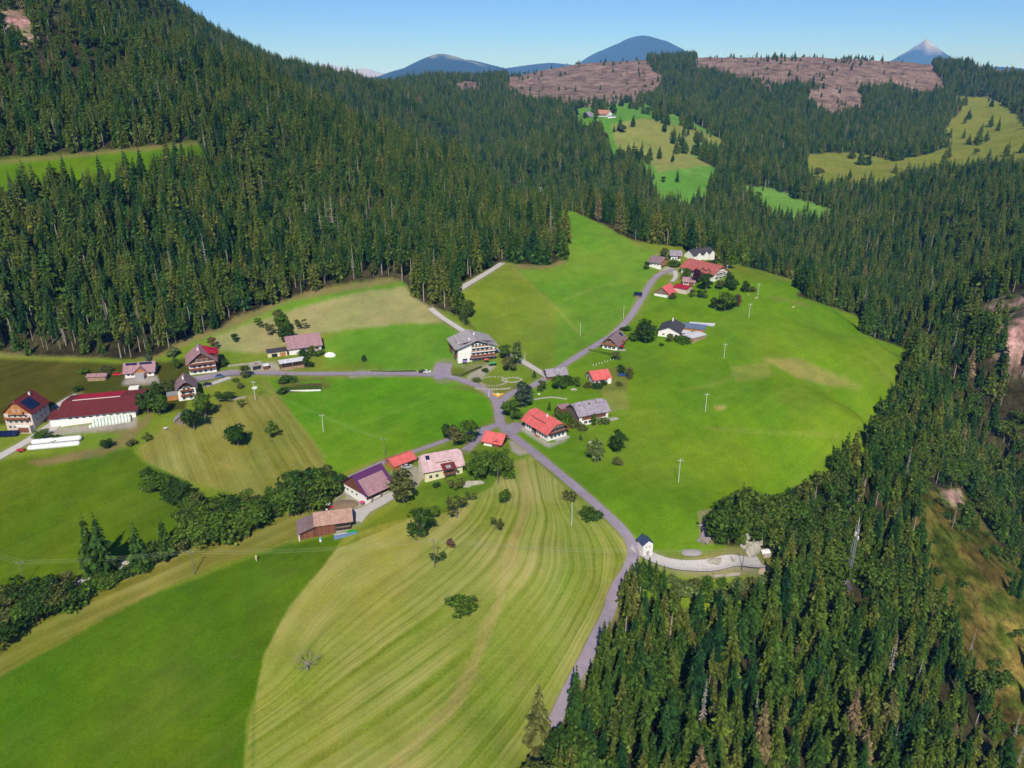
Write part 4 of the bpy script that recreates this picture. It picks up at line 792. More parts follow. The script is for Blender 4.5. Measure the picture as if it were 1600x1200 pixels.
# --- hotel
h = House("guesthouse", "big white four-storey guesthouse with rows of red balcony flowers and a grey roof", 'hotel', (716,568), (773,559.5), 17, 8.6, 3.6, 'y', R_HOTEL, WH, 1.9)
L_ = h.L
for z in (2.9, 5.5, 8.0):
    h.balc('f', z, L_*.34 if z < 8 else L_*.36, L_ if z < 8 else L_*.84, 1.5, WOODR if z < 4 else WHM); h.wins('f', z+1.1, 5, 1.2, 1.5, L_*.36, L_*.97 if z < 8 else L_*.82)
h.clad('f', WOODD, 10.4); h.wins('f', 1.4, 6, 1.8, 1.7, L_*.3, L_*.97).wins('f', 1.4, 1, 2.4, 1.2, L_*.12, L_*.25); h.part("porch_roof", MB().slab([(L_*.34,-2.6,2.6), (L_+.5,-2.6,2.6), (L_+.5,-.02,3.1), (L_*.34,-.02,3.1)], .15), [R_MAUVE])
h.balc('l', 2.9, 2, 6, 1.2, WOODR); h.balc('l', 5.6, 2, 6, 1.2, WOODR); h.balc('l', 2.9, 11.5, 15.5, 1.2, WOODR); h.balc('l', 5.6, 11.5, 15.5, 1.2, WOODR); h.wins('l', 1.5, 4).wins('l', 4.1, 5).wins('l', 6.8, 5); h.clad('l', CREAM, 0, 8.2, 6.2, 11.3, .3, "yellow_stair_tower"); h.dormer(5.5, 11, 1.2, 4.2, .9, None, WH); h.chim(9, h.W/2+1, 1.5); h.chim(4, h.W/2-3, 1.2)
# --- centre
h = House("inn", "long white farmhouse with bright red half-hipped roof and dark gable by the road junction", HOUSE, (820.5,669), (856,689.5), 10.5, 4.9, 4.0, 'x', R_RED, WH, 1.5, .35)
L_ = h.L; h.clad('f', WOODD, 4.0, None, 0, None, .07, "dark_frieze"); h.dormer(L_*.18, L_*.78, 1.9, 4.4, .75, None, CREAM); h.wins('f', 1.7, 8, 1.0, 1.2, .8, L_-1).wins('f', 3.5, 6, .7, .6, .8, L_-1); h.clad('r', WOODD, 3.2); h.balc('r', 3.4, .2, 10.3, 1.3, WOODD, True); h.balc('r', 6.0, 2.2, 8.3, 1.0, WOODG, False); h.wins('r', 1.6, 4).wins('r', 4.6, 4).wins('r', 7.0, 2, 1, 1.2, 3.4, 7.2); h.door('f', L_*.45, 1.4, 2.2); h.part("front_pavement", MB().box(-.5, L_+2.2, -2.2, -.1, -2, .08), [CONC]); h.part("side_pavement", MB().box(L_+.1, L_+2.2, -.09, 11, -2, .08), [CONC]); h.part("porch", MB().box(L_*.4, L_*.5, -1.6, -.02, 2.5, 2.7), [WOODD]); h.chim(L_*.62, h.W/2-.8)
h.part("geranium_bed", MB().box(L_*.52, L_*.7, -1.2, -.6, .1, .7), [FLW])
h = House("timber_barn", "barn with a grey shingle half-hipped roof and red-brown boards over white corner piers", BARN, (904.5,666), (950,657), 11, 5.6, 3.7, 'x', R_GREY, WH, 1.0, .3)
L_ = h.L; h.clad('f', WOODR, 2.6, None, 1.6, L_-1.4, .1); h.clad('l', WOODG, .8, None); h.wins('f', 1.4, 3, 1.6, 1.3, L_*.15, L_*.6); h.wins('f', 4.2, 2, .8, .8, L_*.55, L_*.9); h.shed_roof("rear_lean_to", -3.5, 2.5, 11.5, 16, 4.6, 5, R_PINK, .16, 'fl', 0, WOODR)
h.onroof("skylight", GLASS, L_*.12, L_*.15, 3.6, 4.1, .1); h.onroof("skylight", GLASS, L_*.45, L_*.5, 3.6, 4.3, .1); h.onroof("skylight", GLASS, L_*.7, L_*.73, 3.6, 4.1, .1); h.part("terrace_slab", MB().box(L_+.2, L_+5.5, -1, 6, -3, .15), [CONC])
h = House("red_roof_bungalow", "low bungalow with a plain bright red roof and a white garage door behind bushes", HOUSE, (928,601.5), (953,597), 9.5, 2.9, 2.6, 'x', R_RED, WH, .9)
h.clad('l', PINKW, 0); h.door('l', 6.6, 2.6, 2.2, WHM, "garage_door"); h.door('l', 2.5, 1.6, 2.2, GLASS, "doorway_shade_panel"); h.wins('f', 1.6, 4, 1.1, 1.3); h.cross(h.L*.72, h.L*1.0, -1.6, 2.7, 1.3)  # dark panel on the left gable stands for shade behind a doorway
h = House("shingle_shed", "old grey shingle-roofed shed on the roadside under a leafy tree", 'shed', (856,594), (886,589.5), 6.5, 2.3, 2.2, 'x', R_GREY, WOODG, .8); h.clad('f', WOODR, 0, 1.6, .4, 5, .1, "log_stack")
h = House("cream_house", "cream yellow house with a pale rose roof, wide dormer and timber balcony porch", HOUSE, (664.5,754), (723,739), 10, 5.0, 4.1, 'x', R_CREAMP, CREAM, 1.0, .22)
L_ = h.L; h.dormer(L_*.33, L_*.70, 1.3, 4.7, .9, None, CREAM); h.onroof("solar_panel", SOLAR, L_*.10, L_*.2, 3.0, 4.4); h.wins('f', 1.6, 2, 1.2, 1.4, 1, L_*.4).wins('f', 4.1, 2, 1.1, .9, 1, L_*.4).wins('f', 1.6, 1, 1.2, 1.4, L_*.8, L_*.95).wins('f', 4.1, 1, 1.1, .9, L_*.8, L_*.95).wins('l', 1.6, 3).wins('l', 4.4, 3).wins('l', 7, 1, 1, 1, 3.5, 6.5)
pr = h.part("balcony_porch", MB().box(L_*.47, L_*.75, -2.6, -.02, 2.5, 2.7).box(L_*.47, L_*.75, -2.66, -2.58, 2.7, 3.6).box(L_*.47, L_*.5, -2.6, -2.4, -1.5, 2.5).box(L_*.73, L_*.75, -2.6, -2.4, -1.5, 5).box(L_*.47, L_*.49, -2.6, -2.4, 2.5, 5), [WOODR]); h.shed_roof("porch_roof", L_*.43, L_*.79, -3.0, 1.2, 5.0, 6.1, R_BROWN, .15); h.part("roof_glazing", MB().slab([(L_*.53,-2.3,5.32), (L_*.66,-2.3,5.32), (L_*.66,-.6,5.76), (L_*.53,-.6,5.76)], .08), [METAL])
h = House("carport", "open timber carport under a plain red roof between barn and cream house", 'carport', (617,737), (648,723), 6.5, 2.7, 1.5, 'x', R_RED, WOODO, .9); h.clad('f', GLASS, .1, 2.5, h.L*.35, h.L-.3, .06, "bay_shade_panel"); h.part("white_pier", MB().box(h.L*.30, h.L*.35, -.12, .3, -1, 2.6), [WH])  # dark panel across the front paints the carport's inner shade
h = House("pavilion", "small square summer house with a red roof beside the road junction", 'summer house', (757,695), (782,699), 7, 2.5, 2.3, 'x', R_RED, WOODD, 1.2); h.part("white_wall", MB().box(-.1, h.L*.5, -.6, -.3, -2, .9), [WH]); h.cross(h.L*.6, h.L*.95, h.D*.0-.4, 2.4, 1.0, R_RED, WOODR)
h = House("purple_barn", "barn with a deep purple sheet roof, pink lean-to and white lower walls", BARN, (571.5,788.5), (612.5,764), 14, 4.0, 5.2, 'x', R_PURP, WH, .8)
h.clad('l', WOODR, 3.0); h.wins('l', 1.6, 3, 1.2, .9, 1, 10); h.onroof("pink_lower_roof", R_PINK, .4, h.L*.93, -1.6, 4.6, .25); h.clad('f', WOODD, .9, None, .6, h.L-.4, .07, "opening_shade_panel"); h.part("fodder_wall", MB().box(1.5, h.L-.5, -1.3, -1.1, -1, .7), [CONC])  # dark boards on the front paint the shade of an opening
for i in range(3): h.part("post", MB().box(2+(h.L-4)*i/2, 2.25+(h.L-4)*i/2, -1.4, -1.15, -1, 3.2), [WOOD])
h = House("old_barn", "weathered brown board barn with a sandy rose roof and a lower mauve lean-to end", BARN, (496,839), (549,826), 8.5, 4.6, 2.2, 'x', R_BARN, WOOD, .9)
h.clad('f', WOODR, -1.5, 4.0, 0, h.L*.52, .1, "rusty_boards"); h.clad('f', WOODD, .8, 3.9, h.L*.55, h.L-.2, .07, "opening_shade_panel"); h.clad('f', WOODG, 1.9, 2.4, h.L*.55, h.L-.1, .35, "rail"); h.clad('f', CONC, -2, .7, h.L*.55, h.L-.2, .3, "low_wall")  # dark board panel stands for the shade within the barn front
h.part("lean_to_wall", MB().prism([(-6.2, -3), (-.05, -3), (-.05, 3.6), (-6.2, 1.8)], 'y', .4, 7.6), [WOODR]); MB().slab([(-7.2,-.8,1.75), (-.9,-.8,4.0), (-.9,9.2,4.0), (-7.2,9.2,1.75)], .18).obj("lean_to_roof", [R_MAUVE], h.t); h.part("white_end_wall", MB().box(-6.6, -6.22, -.2, 3.5, -2.5, 1.2), [WH])
# --- along the north road
h = House("flower_chalet", "white chalet with red-railed balconies and a brown-grey roof close against the road", HOUSE, (941,544), (964,548), 15, 3.6, 3.6, 'y', R_MAUVE, WH, 1.3, .15)
h.clad('f', WOOD, 2.9); h.balc('f', 2.9, .2, h.L-.2, 1.2, FLW, True); h.wins('f', 1.3, 3, 1.6, 1.4).wins('f', 4.1, 3, 1.1, 1.3, 1.5, h.L-1.5).wins('r', 1.6, 3); h.cross(5.5, 10.5, h.L+1.2 if False else -1.2, 3.4, 1.9, R_MAUVE, WOOD) if False else None
h.clad('r', WOOD, 2.7, None, 4.5, 10, .9, "side_gable"); h.balc('r', 2.7, 4.8, 9.8, 1.9, FLW, True); h.onroof("solar_panel", SOLAR, 11.5, 14.2, 1.2, 3.2, side=1); h.part("terrace", MB().box(h.L+.2, h.L+4.2, 1, 15, -2.5, .1), [CONC]); h.part("red_awning", MB().slab([(h.L+.9,1.2,2.3), (h.L+3,1.2,2.0), (h.L+3,4.4,2.0), (h.L+.9,4.4,2.3)], .06), [R_CRIM])
h = House("white_workshop", "broad white gabled building with a dark grey roof and two yellow windows", 'building', (1028,525), (1061,529), 16, 3.6, 2.7, 'y', R_DARK, WH, .8)
h.wins('f', 1.6, 2, 1.5, 1.3, h.L*.55, h.L*.95).wins('f', 1.6, 1, 1.3, .9, h.L*.1, h.L*.4); h.chim(12, h.W/2, 2.0)
h.shed_roof("blue_roof", h.L-2, h.L+13, 12, 21, 3.2, 3.6, R_BLUE, .18, 'fr', 0, WOODO); h.shed_roof("white_rear_roof", h.L+2, h.L+17, 21.1, 30, 3.3, 3.9, R_WHITE, .18, 'fr'); h.shed_roof("white_canopy", h.L+.3, h.L+5.4, 3, 8.5, 2.6, 2.9, R_WHITE, .12, None, 2)
h = House("flat_stable", "low plank-walled stable with a flat white roof on the meadow edge", 'stable', (1081,537), (1103,528), 7.5, 2.6, .25, 'x', R_WHITE, WOODP, .4)
h = House("solar_hut", "small hut with a dark blue solar roof beside the winding road", 'hut', (991,465), (1001,466.5), 4.5, 2.2, .9, 'x', SOLAR, WOODG, .5)
h = House("upper_barn", "white barn with grey-brown roof and orange timber gable at the upper road bend", BARN, (1014,416), (1032,421.5), 11, 4.4, 2.9, 'x', R_MAUVE, WH, 1.0); h.clad('r', WOODO, 1.5); h.clad('r', GLASS, 0, 1.4, 1, 9, .08, "bay_shade_panel"); h.wins('f', 2.6, 3, 1, .9)  # dark panel low on the gable paints in an open bay's shade
h = House("grey_roof_cottage", "small white cottage with a grey roof and brown gable above the upper barn", HOUSE, (1048,406.5), (1063,407.5), 9, 4.0, 2.2, 'x', R_GREY, WH, 1.1); h.clad('r', WOOD, 3); h.balc('f', 2.6, 5, h.L, 1.2, WOOD, True); h.wins('f', 1.3, 3).wins('r', 1.5, 2)
h = House("white_villa", "white house with three steep dark grey gabled roofs below the forest edge", HOUSE, (1084,407), (1115,405.5), 10, 4.2, 3.4, 'x', R_DARK, WH, .4)
for a0, a1 in ((.05, .3), (.42, .64), (.72, .96)): h.cross(h.L*a0, h.L*a1, -1.4, 4.4, 2.3, R_DARK, WH, .25)
h.wins('f', 1.6, 5)
h = House("great_farmhouse", "long farmhouse with a weathered red roof, twin dormers and white balconied gable end", HOUSE, (1064,427), (1114,440.5), 15, 5.2, 4.6, 'x', rf("weathered_red_tiles", (200,116,108), (168,88,82)), WH, 1.2, .2)
L_ = h.L; h.cross(L_*.62, L_*.74, .4, 6.6, 1.4, None, WOODP); h.cross(L_*.78, L_*.9, .4, 6.6, 1.4, None, WOODP); h.wins('f', 3.6, 9, 1, 1.2).wins('f', 1.3, 9, 1, 1.1).wins('r', 1.5, 3).wins('r', 4.2, 3); h.balc('r', 2.8, 1, 13, 1.2, WHM); h.balc('r', 5.4, 3, 12, 1.2, WHM); h.clad('r', WOODP, 7); h.part("rear_wing", MB().box(2, 16, 15.01, 22, -2, 4.5), [WH]); h.shed_roof("rear_wing_roof", 1.2, 17, 14.4, 22.8, 7.8, 4.6, R_BROWN); h.part("porch_roof", MB().slab([(L_*.72,-3,2.6), (L_*.86,-3,2.6), (L_*.86,-.02,3.2), (L_*.72,-.02,3.2)], .15), [R_RED])
h = House("gabled_barn", "barn showing a wide weathered timber gable over a white base beside the road", BARN, (1022,461.5), (1046,466), 12, 2.4, 4.0, 'y', R_RED, WH, .9); h.clad('f', WOODG, 1.6)
h = House("crimson_roof_shed", "pale pink shed with a crimson roof next to the gabled barn", 'shed', (1053,456.5), (1066,459), 9, 3.6, 1.2, 'x', R_CRIM, PINKW, .6, L=9)
h = House("garden_house", "low garden house with a faded pink roof in front of the great farmhouse", 'house', (1067,446), (1085,445.5), 7, 2.5, 2.0, 'x', R_PINK, WH, .8); h.clad('f', WOODR, 0, 2.2, h.L*.5, h.L-.4, .08); h.wins('f', 1.4, 2, 1.2, 1.2, .6, h.L*.45)
h = House("mountain_farm", "distant white farmhouse with a pale orange roof on the high green meadow", HOUSE, (930,183), (948,183), 14, 6, 6, 'x', rf("pale_orange_tiles", (215,150,130)), WH, 1.4); h.wins('f', 3, 5, 1.6, 1.8)
h = House("mountain_barn", "distant small barn with a grey roof left of the high white farmhouse", BARN, (911,184), (921,184), 14, 5, 5, 'y', R_GREY, WOODP, 1.2)
h = House("valley_shed", "low grey shed to the right of the high mountain farmhouse", 'shed', (950,185), (962,184), 6, 3, 1, 'x', R_BLUE, WH, .6)
# --- transformer tower, mast and its hut
h = House("transformer_tower", "slim white transformer tower with a slate blue gable roof at the roadside", 'tower', (1004,869), (1021,867.5), 4.2, 5.0, 1.5, 'y', R_DBLUE, WH, .35, L=4.0)
h.wins('f', 3.9, 2, .5, .5, .6, 3.4).wins('r', 3.6, 1, .5, .7, 1, 3); h.door('f', 2, 1.0, 2.0, METAL)
mb_ = ground_at(1322, 917); mt = thing("radio_mast", "tall slender lattice radio mast rising out of the spruce slope", 'mast', (mb_.x, mb_.y, mb_.z), .5)
lat = MB(); Hm = 30; wm_ = .75
for sx in (-1, 1):
    for sy in (-1, 1): lat.tube((sx*wm_, sy*wm_, -1), (sx*wm_*.6, sy*wm_*.6, Hm), .10, .07, 5)
for k in range(15):
    z0_, z1_ = k*2, k*2+2; a = wm_*(1-.4*z0_/Hm); c = wm_*(1-.4*z1_/Hm)
    for (p, q) in (((-a,-a,z0_), (c,-c,z1_)), ((a,-a,z0_), (c,c,z1_)), ((a,a,z0_), (-c,c,z1_)), ((-a,a,z0_), (-c,-c,z1_))): lat.tube(p, q, .045, None, 4)
lat.obj("lattice", [METAL], mt); an = MB(); an.tube((0,0,Hm-.5), (0,0,Hm+3), .08); an.box(-.9, -.5, -.3, .3, Hm-5, Hm-3.2); an.box(.6, 1.0, -.3, .3, Hm-4.5, Hm-2.5); an.box(-.3, .3, -1.1, -.8, Hm-6.5, Hm-5); an.obj("antenna", [WHM], mt)
h = House("mast_hut", "little red hut with a dark roof at the foot of the radio mast", 'hut', (1314,928), (1328,930), 4, 2.3, 1.2, 'x', R_DARK, WOODR, .5); h.wins('f', 1.2, 2, .7, .7)
eb = ground_at(1314, 916); MBb = MB().box(-1.2, 1.2, -1, 1, -1.5, 2.2).box(-1.3, 1.3, -1.1, 1.1, 2.2, 2.35); o = MBb.obj("equipment_cabinet", [WHM]); o.location = eb; o["label"] = "white equipment box beside the red mast hut"; o["category"] = "cabinet"
# ------------------------------------------------------------------ single trees of the valley floor
PURP = foliage("copper_leaves", [(0,(.045,.012,.030)),(1,(.060,.016,.036))], .15, 9); RUST = foliage("rusty_leaves", [(0,(.14,.06,.045)),(1,(.16,.07,.05))], .2, 9)
OLV = foliage("olive_leaves", [(0,(.085,.11,.025)),(1,(.12,.125,.035))], .2, 9); DRK = foliage("dark_leaves", [(0,(.030,.070,.012)),(1,(.050,.095,.016))], .2, 9); BLU = foliage("blue_needles", [(0,(.045,.075,.045)),(1,(.055,.085,.05))], .1, 14)
LIT = foliage("light_leaves", [(0,(.12,.17,.045)),(1,(.14,.19,.055))], .25, 9); GRN = foliage("fresh_leaves", [(0,(.065,.13,.015)),(1,(.095,.16,.020))], .25, 9)
_vm = {}
def tinted(me, m_):
    if m_ is None: return me
    k = (me.name, m_.name)
    if k not in _vm:
        c = me.copy(); c.materials.clear(); c.materials.append(m_); _vm[k] = c
    return _vm[k]
TR = {'round': 1.0, 'tall': 1.0, 'wide': 1.0, 'bush': 1.0, 'open': 1.0}
def tree(px, py, h_, kind, label, tint_=None, wd=1.0, group=None, name=None):
    p = ground_at(px, py); rz = random.uniform(0, 6.28)
    if kind == 'spruce': cm, tm = random.choice(S_CROWN), S_TRUNK[0]; wx = h_*wd
    else: i_ = random.randrange(len(B_CROWN[kind])); cm, tm = B_CROWN[kind][i_], B_TRUNK[kind][i_]; wx = h_*wd
    nm = name or ('spruce_tree' if kind == 'spruce' else ('bush' if kind == 'bush' else 'broadleaf_tree'))
    t = thing(nm, label, 'bush' if kind == 'bush' else 'tree', p-Vector((0,0,.12*h_ if kind == 'bush' else .02)), rz, group); t.scale = (wx, wx, h_)
    link("crown", tinted(cm, tint_), t); link("trunk", tm, t); return t
T = tree
# western hamlet
T(232,645,12,'round','tall leafy tree touching the right end of the long white barn',DRK); T(250,648,11,'round','lower tree between the barn end and the orange annex',GRN); T(246,625,10,'tall','upright tree behind the barn end, left of the narrow chalet',DRK); T(264,616,9,'round','rounded tree just left of the orange annex',OLV)
T(304,672,12,'round','large dark tree right of the little grey hut',DRK,1.1); T(322,652,12,'round','leafy tree above the large dark one by the grey hut',GRN); T(313,640,9,'tall','upright tree right below the narrow chalet',OLV)
T(373,697,10.5,'round','lone dark round tree in the tan field',DRK,1.25); T(423,684,7.5,'open','smaller airy lone tree in the tan field',GRN,1.2)
T(168,702,5.5,'round','round bush-like tree at the bend of the brown earth track',DRK,1.3); T(206,697,4,'bush','small grey-green bush beside the earth track',OLV); T(229,690,4,'open','thin half-bare shrub left of the pasture fence',OLV,1.3)
T(66,686,4.5,'wide','spreading shrub at the corner of the tall farmhouse garage',GRN,1.5); T(92,688,4,'bush','round dark shrub between gravel road and white silage rolls',DRK,1.3); T(122,612,4,'bush','dark shrub behind the left end of the long barn',DRK); T(130,584,4,'bush','loose shrub on the dark pasture left of the woodshed',GRN,1.3); T(168,582,4.5,'bush','shrub clump between woodshed and solar-roofed bungalow',OLV,1.5)
T(232,564,6,'spruce','small bluish conifer behind the solar-roofed bungalow',BLU,1.5); T(268,557,6.5,'bush','pale bush on the bright green strip by the forest edge',LIT); T(336,545,7,'open','brownish sparse tree above the large chalet',RUST,1.1); T(367,534,5,'round','small round tree at the left end of the tan hay field',DRK,1.1); T(350,571,5,'bush','dark bush against the right side of the large chalet',DRK,1.2)
T(383,590,7,'round','round olive tree on the lane bend by the stone garage',OLV,1.1); T(350,627,5,'wide','low wide tree on the lawn below the lane',DRK,1.6); T(375,607,3.5,'bush','small bush on the lawn, upper one of two',OLV); T(368,597,3,'bush','small bush beside the pale driveway',GRN); T(378,637,4,'open','thin young tree by the retaining wall',GRN,1.3); T(276,577,7,'tall','upright tree left of the large chalet',GRN)
T(407,512,6,'open','loose fruit tree in the tan field, left one of a pair',GRN,1.2); T(419,524,7,'open','loose fruit tree in the tan field, right one of a pair',OLV,1.2); T(437,506,9,'round','topmost tree of the row behind the farm building',OLV); T(443,522,13,'tall','tallest tree of the row behind the farm building',GRN,1.2); T(449,537,12,'round','lowest tree of the row behind the farm building',DRK); T(471,515,7,'open','single airy tree above the mauve farm roof',OLV,1.2)
T(488,558,7,'tall','pointed green tree before the white farm wall',GRN,1.1); T(499,556,4.5,'bush','low bush at the right corner of the farm building',GRN,1.3); T(477,556,4.5,'bush','low bush left of the pointed tree at the farm wall',DRK,1.3); T(482,576,7.5,'round','dark round tree at the right end of the open shed',DRK,.9); T(443,598,4.5,'bush','larger bush beside the lane opposite the open shed',DRK,1.6); T(456,596,4,'bush','smaller bush beside the lane opposite the open shed',GRN,1.2); T(443,615,4,'bush','dark bush at the corner of the vegetable garden',DRK,1.4); T(569,566,4.5,'tall','tiny lone tree in the meadow left of the guesthouse',DRK,1.3)
# around the guesthouse and the junction
T(796,582,9.5,'round','clipped dome-shaped olive tree beside the guesthouse',OLV,1.0); T(790,562,9,'round','green tree behind the clipped dome-shaped one',GRN,1.1); T(808,571,14,'tall','tall pale tree right of the clipped dome',LIT,1.0); T(835,590,4.5,'spruce','small dark cone-shaped shrub inside the gravel bend',DRK,1.8)
T(817,637,14,'tall','big dark blue-green tree above the road junction',BLU,1.35); T(800,655,10,'round','bright leafy tree in the inner curve of the road junction',GRN,1.25); T(744,597,3.5,'bush','pale round bush at the corner of the hotel garden',LIT,1.3); T(758,581,3,'bush','small dark bush on the hotel lawn',DRK,1.1); T(846,612,6.5,'round','olive round tree left of the shingle shed',OLV,.9)
T(874,610,8.5,'round','rounded tree hiding the front of the shingle shed',GRN,1.15); T(890,599,5.5,'bush','dark bush at the right end of the shingle shed',DRK,1.2); T(900,604,5.5,'round','round tree left of the red-roofed bungalow',GRN,1.2); T(920,605,3.5,'bush','small bush before the bungalow garage door',OLV,1.4); T(934,607,3.5,'bush','bush under the front wall of the bungalow',DRK,1.5); T(945,601,3,'bush','bush by the bungalow entrance',DRK,1.2); T(968,602,2.8,'bush','low round bush right of the bungalow',OLV,1.3)
T(858,641,5,'spruce','narrow little conifer above the long red roof',DRK,1.4); T(875,648,4.5,'bush','wide low shrub between red roof and grey barn',OLV,2.0); T(884,656,5,'bush','bright shrub at the left end of the grey-roofed barn',GRN,1.4); T(897,668,4,'bush','yellowish shrub below the barn gable',OLV,1.5); T(911,673,3.5,'bush','rounded yellow-green shrub before the barn corner',OLV,1.3); T(928,666,6.5,'tall','tree climbing the middle of the barn front',GRN,.9); T(942,663,4.5,'bush','pale round bush at the right half of the barn front',LIT,1.3)
T(930,722,11,'tall','slim light birch on the meadow below the grey barn',LIT,1.25); T(966,708,12,'round','dark broad tree on the meadow right of the birch',DRK,1.0); T(907,688,3.2,'spruce','knee-high dark conifer between the red-roofed inn and birch',DRK,2.0); T(963,725,4,'bush','grey-green bush under the dark broad meadow tree',OLV,1.2)
T(970,585,6,'round','dark round tree above the parked blue car',DRK,1.1); T(983,593,7,'tall','slim tree right of the parked blue car',OLV,1.2); T(1008,535,14,'tall','tall dense dark tree between road chalet and white workshop',DRK,1.7); T(988,534,6,'round','round green tree right of the road chalet',GRN,1.2); T(963,563,5.5,'round','round olive shrub tree at the hedge below the road chalet',OLV,1.2); T(1046,535,5.5,'round','brownish cone-shaped tree before the white workshop',OLV,1.0); T(1067,534,5,'bush','green shrub between workshop and flat stable',GRN,1.8); T(976,516,3.5,'bush','low shrubs where the drive leaves the road',DRK,1.8); T(1034,540,2,'bush','tiny shrub on the grass before the workshop',DRK,1.4)
# upper hamlet
T(1010,421,6,'round','round tree at the left wall of the upper barn',DRK,1.1); T(1038,404,9,'round','tree between the upper barn and the grey cottage',OLV,1.0); T(1055,415,5,'bush','broad green bush below the grey cottage',GRN,2.0); T(1071,437,9,'round','green tree before the left half of the great farmhouse',GRN,1.1); T(1087,443,11,'round','deep purple copper beech before the great farmhouse',PURP,1.05); T(1103,454,12,'round','dark dense tree below the copper beech',DRK,1.0); T(1125,452,7,'round','rounded tree right of the great farmhouse',OLV,1.2); T(1138,450,11,'tall','tall dark tree, left of two right of the great farmhouse',DRK,1.3); T(1147,455,9,'round','dark tree beside the tall one right of the great farmhouse',DRK,1.1)
T(1164,457,8,'tall','lone tree on the meadow right of the upper hamlet',DRK,1.3); T(1172,455,4,'bush','low bush beside the lone meadow tree',OLV,1.5); T(1141,419,10,'round','light green tree at the wood edge above the hamlet',GRN,1.3); T(1081,464,5.5,'round','small round olive tree in the orchard',OLV,1.0); T(1093,466,6,'round','left one of two small dark orchard trees',DRK,1.0); T(1100,467,6,'round','right one of two small dark orchard trees',GRN,1.0)
T(1118,484,9,'round','left tree of the big orchard group',DRK,1.1); T(1132,487,13,'round','largest tree of the big orchard group',GRN,1.15); T(1144,481,9,'round','shaded tree at the back of the orchard group',DRK,1.0); T(1151,480,9,'tall','rusty red tree at the right end of the orchard group',RUST,1.1); T(1112,412,4,'bush','shrubs before the white villa',DRK,2.4); T(1052,466,4.5,'bush','bush at the right corner of the gabled barn',OLV,1.3); T(1127,405,9,'round','dark tree behind the white villa',DRK)
# around the southern farm
T(756,742,10.5,'wide','broad spreading green tree right of the cream house',GRN,1.25); T(783,737,9,'wide','second broad green tree, nearer the road',GRN,1.15); T(796,744,4,'bush','bush under the right end of the broad trees',GRN,1.5); T(773,743,3.5,'bush','low bush below the broad trees',DRK,1.5); T(712,697,10,'round','brownish olive tree above the cream house',OLV,1.05); T(731,691,11,'round','green tree beside the brownish one above the cream house',GRN,1.1); T(702,688,9,'round','left tree of the clump above the cream house',DRK,1.0)
T(713,766,5.5,'open','small leafy tree before the cream house porch',OLV,1.3); T(682,763,3,'round','little ball-shaped tree at the cream house corner',DRK,1.4); T(630,784,14,'tall','tall dense tree between purple barn and cream house',OLV,1.55); T(657,839,12,'round','large dark round tree in the mown orchard',DRK,1.0); T(680,809,5,'round','small round tree right of the large dark orchard tree',GRN,1.2); T(714,809,8.5,'open','airy pale-stemmed tree in the orchard',OLV,1.2); T(736,782,4,'open','thin young tree above the orchard',OLV,1.3); T(789,787,6.5,'round','small round tree at the top of the mown field',GRN,1.1); T(775,829,4.5,'open','small sparse tree in the middle of the mown field',OLV,1.4); T(684,879,4.5,'open','small sparse tree beside the power pole',DRK,1.3); T(706,856,3.5,'open','tiny sparse tree above the power line',RUST,1.3); T(724,959,6,'wide','lone spreading tree in the centre of the mown field',GRN,1.5)
T(893,779,4,'bush','greyish bush at the road edge',OLV,1.4); T(926,809,3.5,'bush','low dark hedge bush beside the main road',DRK,2.4); T(916,803,2.5,'bush','tiny bush left of the roadside hedge bush',GRN,1.5)
T(841,1172,23,'spruce','lone pointed tree beside the lower road',OLV,1.05)
T(148,896,25,'spruce','left one of the two tallest spruces in the hedge row',DRK,.95); T(167,898,26,'spruce','right one of the two tallest spruces in the hedge row',DRK,1.0); T(221,888,19,'spruce','third spruce of the hedge row, right of the gap',DRK,1.25); T(262,874,18,'spruce','fourth spruce of the hedge row, next to the broad trees',DRK,1.3)
for i_, (a, b_, hh) in enumerate([(1002,922,14),(992,930,16),(982,940,16),(1012,918,13),(974,950,15),(1022,924,13),(1034,932,13)]): T(a, b_, hh, 'spruce', 'spruce of the clump hiding the bend of the lower road', None, 1.1, 'spruces hiding the bend of the lower road', 'roadside_spruce')
for i_, (a, b_, hh, l_) in enumerate([(1128,812,9,'dark'),(1142,806,10,'light'),(1118,826,8,'dark'),(1135,828,10,'light'),(1150,822,11,'dark'),(1165,812,11,'light'),(1120,848,7,'light'),(1138,850,7,'dark'),(1184,812,12,'dark'),(1200,822,12,'light'),(1206,846,10,'dark')]): T(a, b_, hh, 'round', 'leafy tree of the belt between right meadow and gravel yard', DRK if l_ == 'dark' else GRN, 1.25, 'leafy trees between right meadow and gravel yard', 'belt_tree')
for a, b_, hh in [(1045,908,3),(1062,914,3.5),(1084,914,3),(1106,916,4),(1126,914,3),(1150,916,4),(1172,914,4),(1192,912,5),(1207,902,5),(1218,890,6),(1224,874,7),(1082,930,5),(1104,936,5),(1128,934,6),(1152,932,6),(1176,930,6),(1060,930,5),(1200,926,7),(1214,915,7)]: T(a, b_, hh, 'bush', 'green bush of the scrub along the lower rim of the gravel yard', random.choice([GRN,GRN,OLV,LIT]), 1.5, 'bushes along the lower rim of the gravel yard', 'yard_bush')
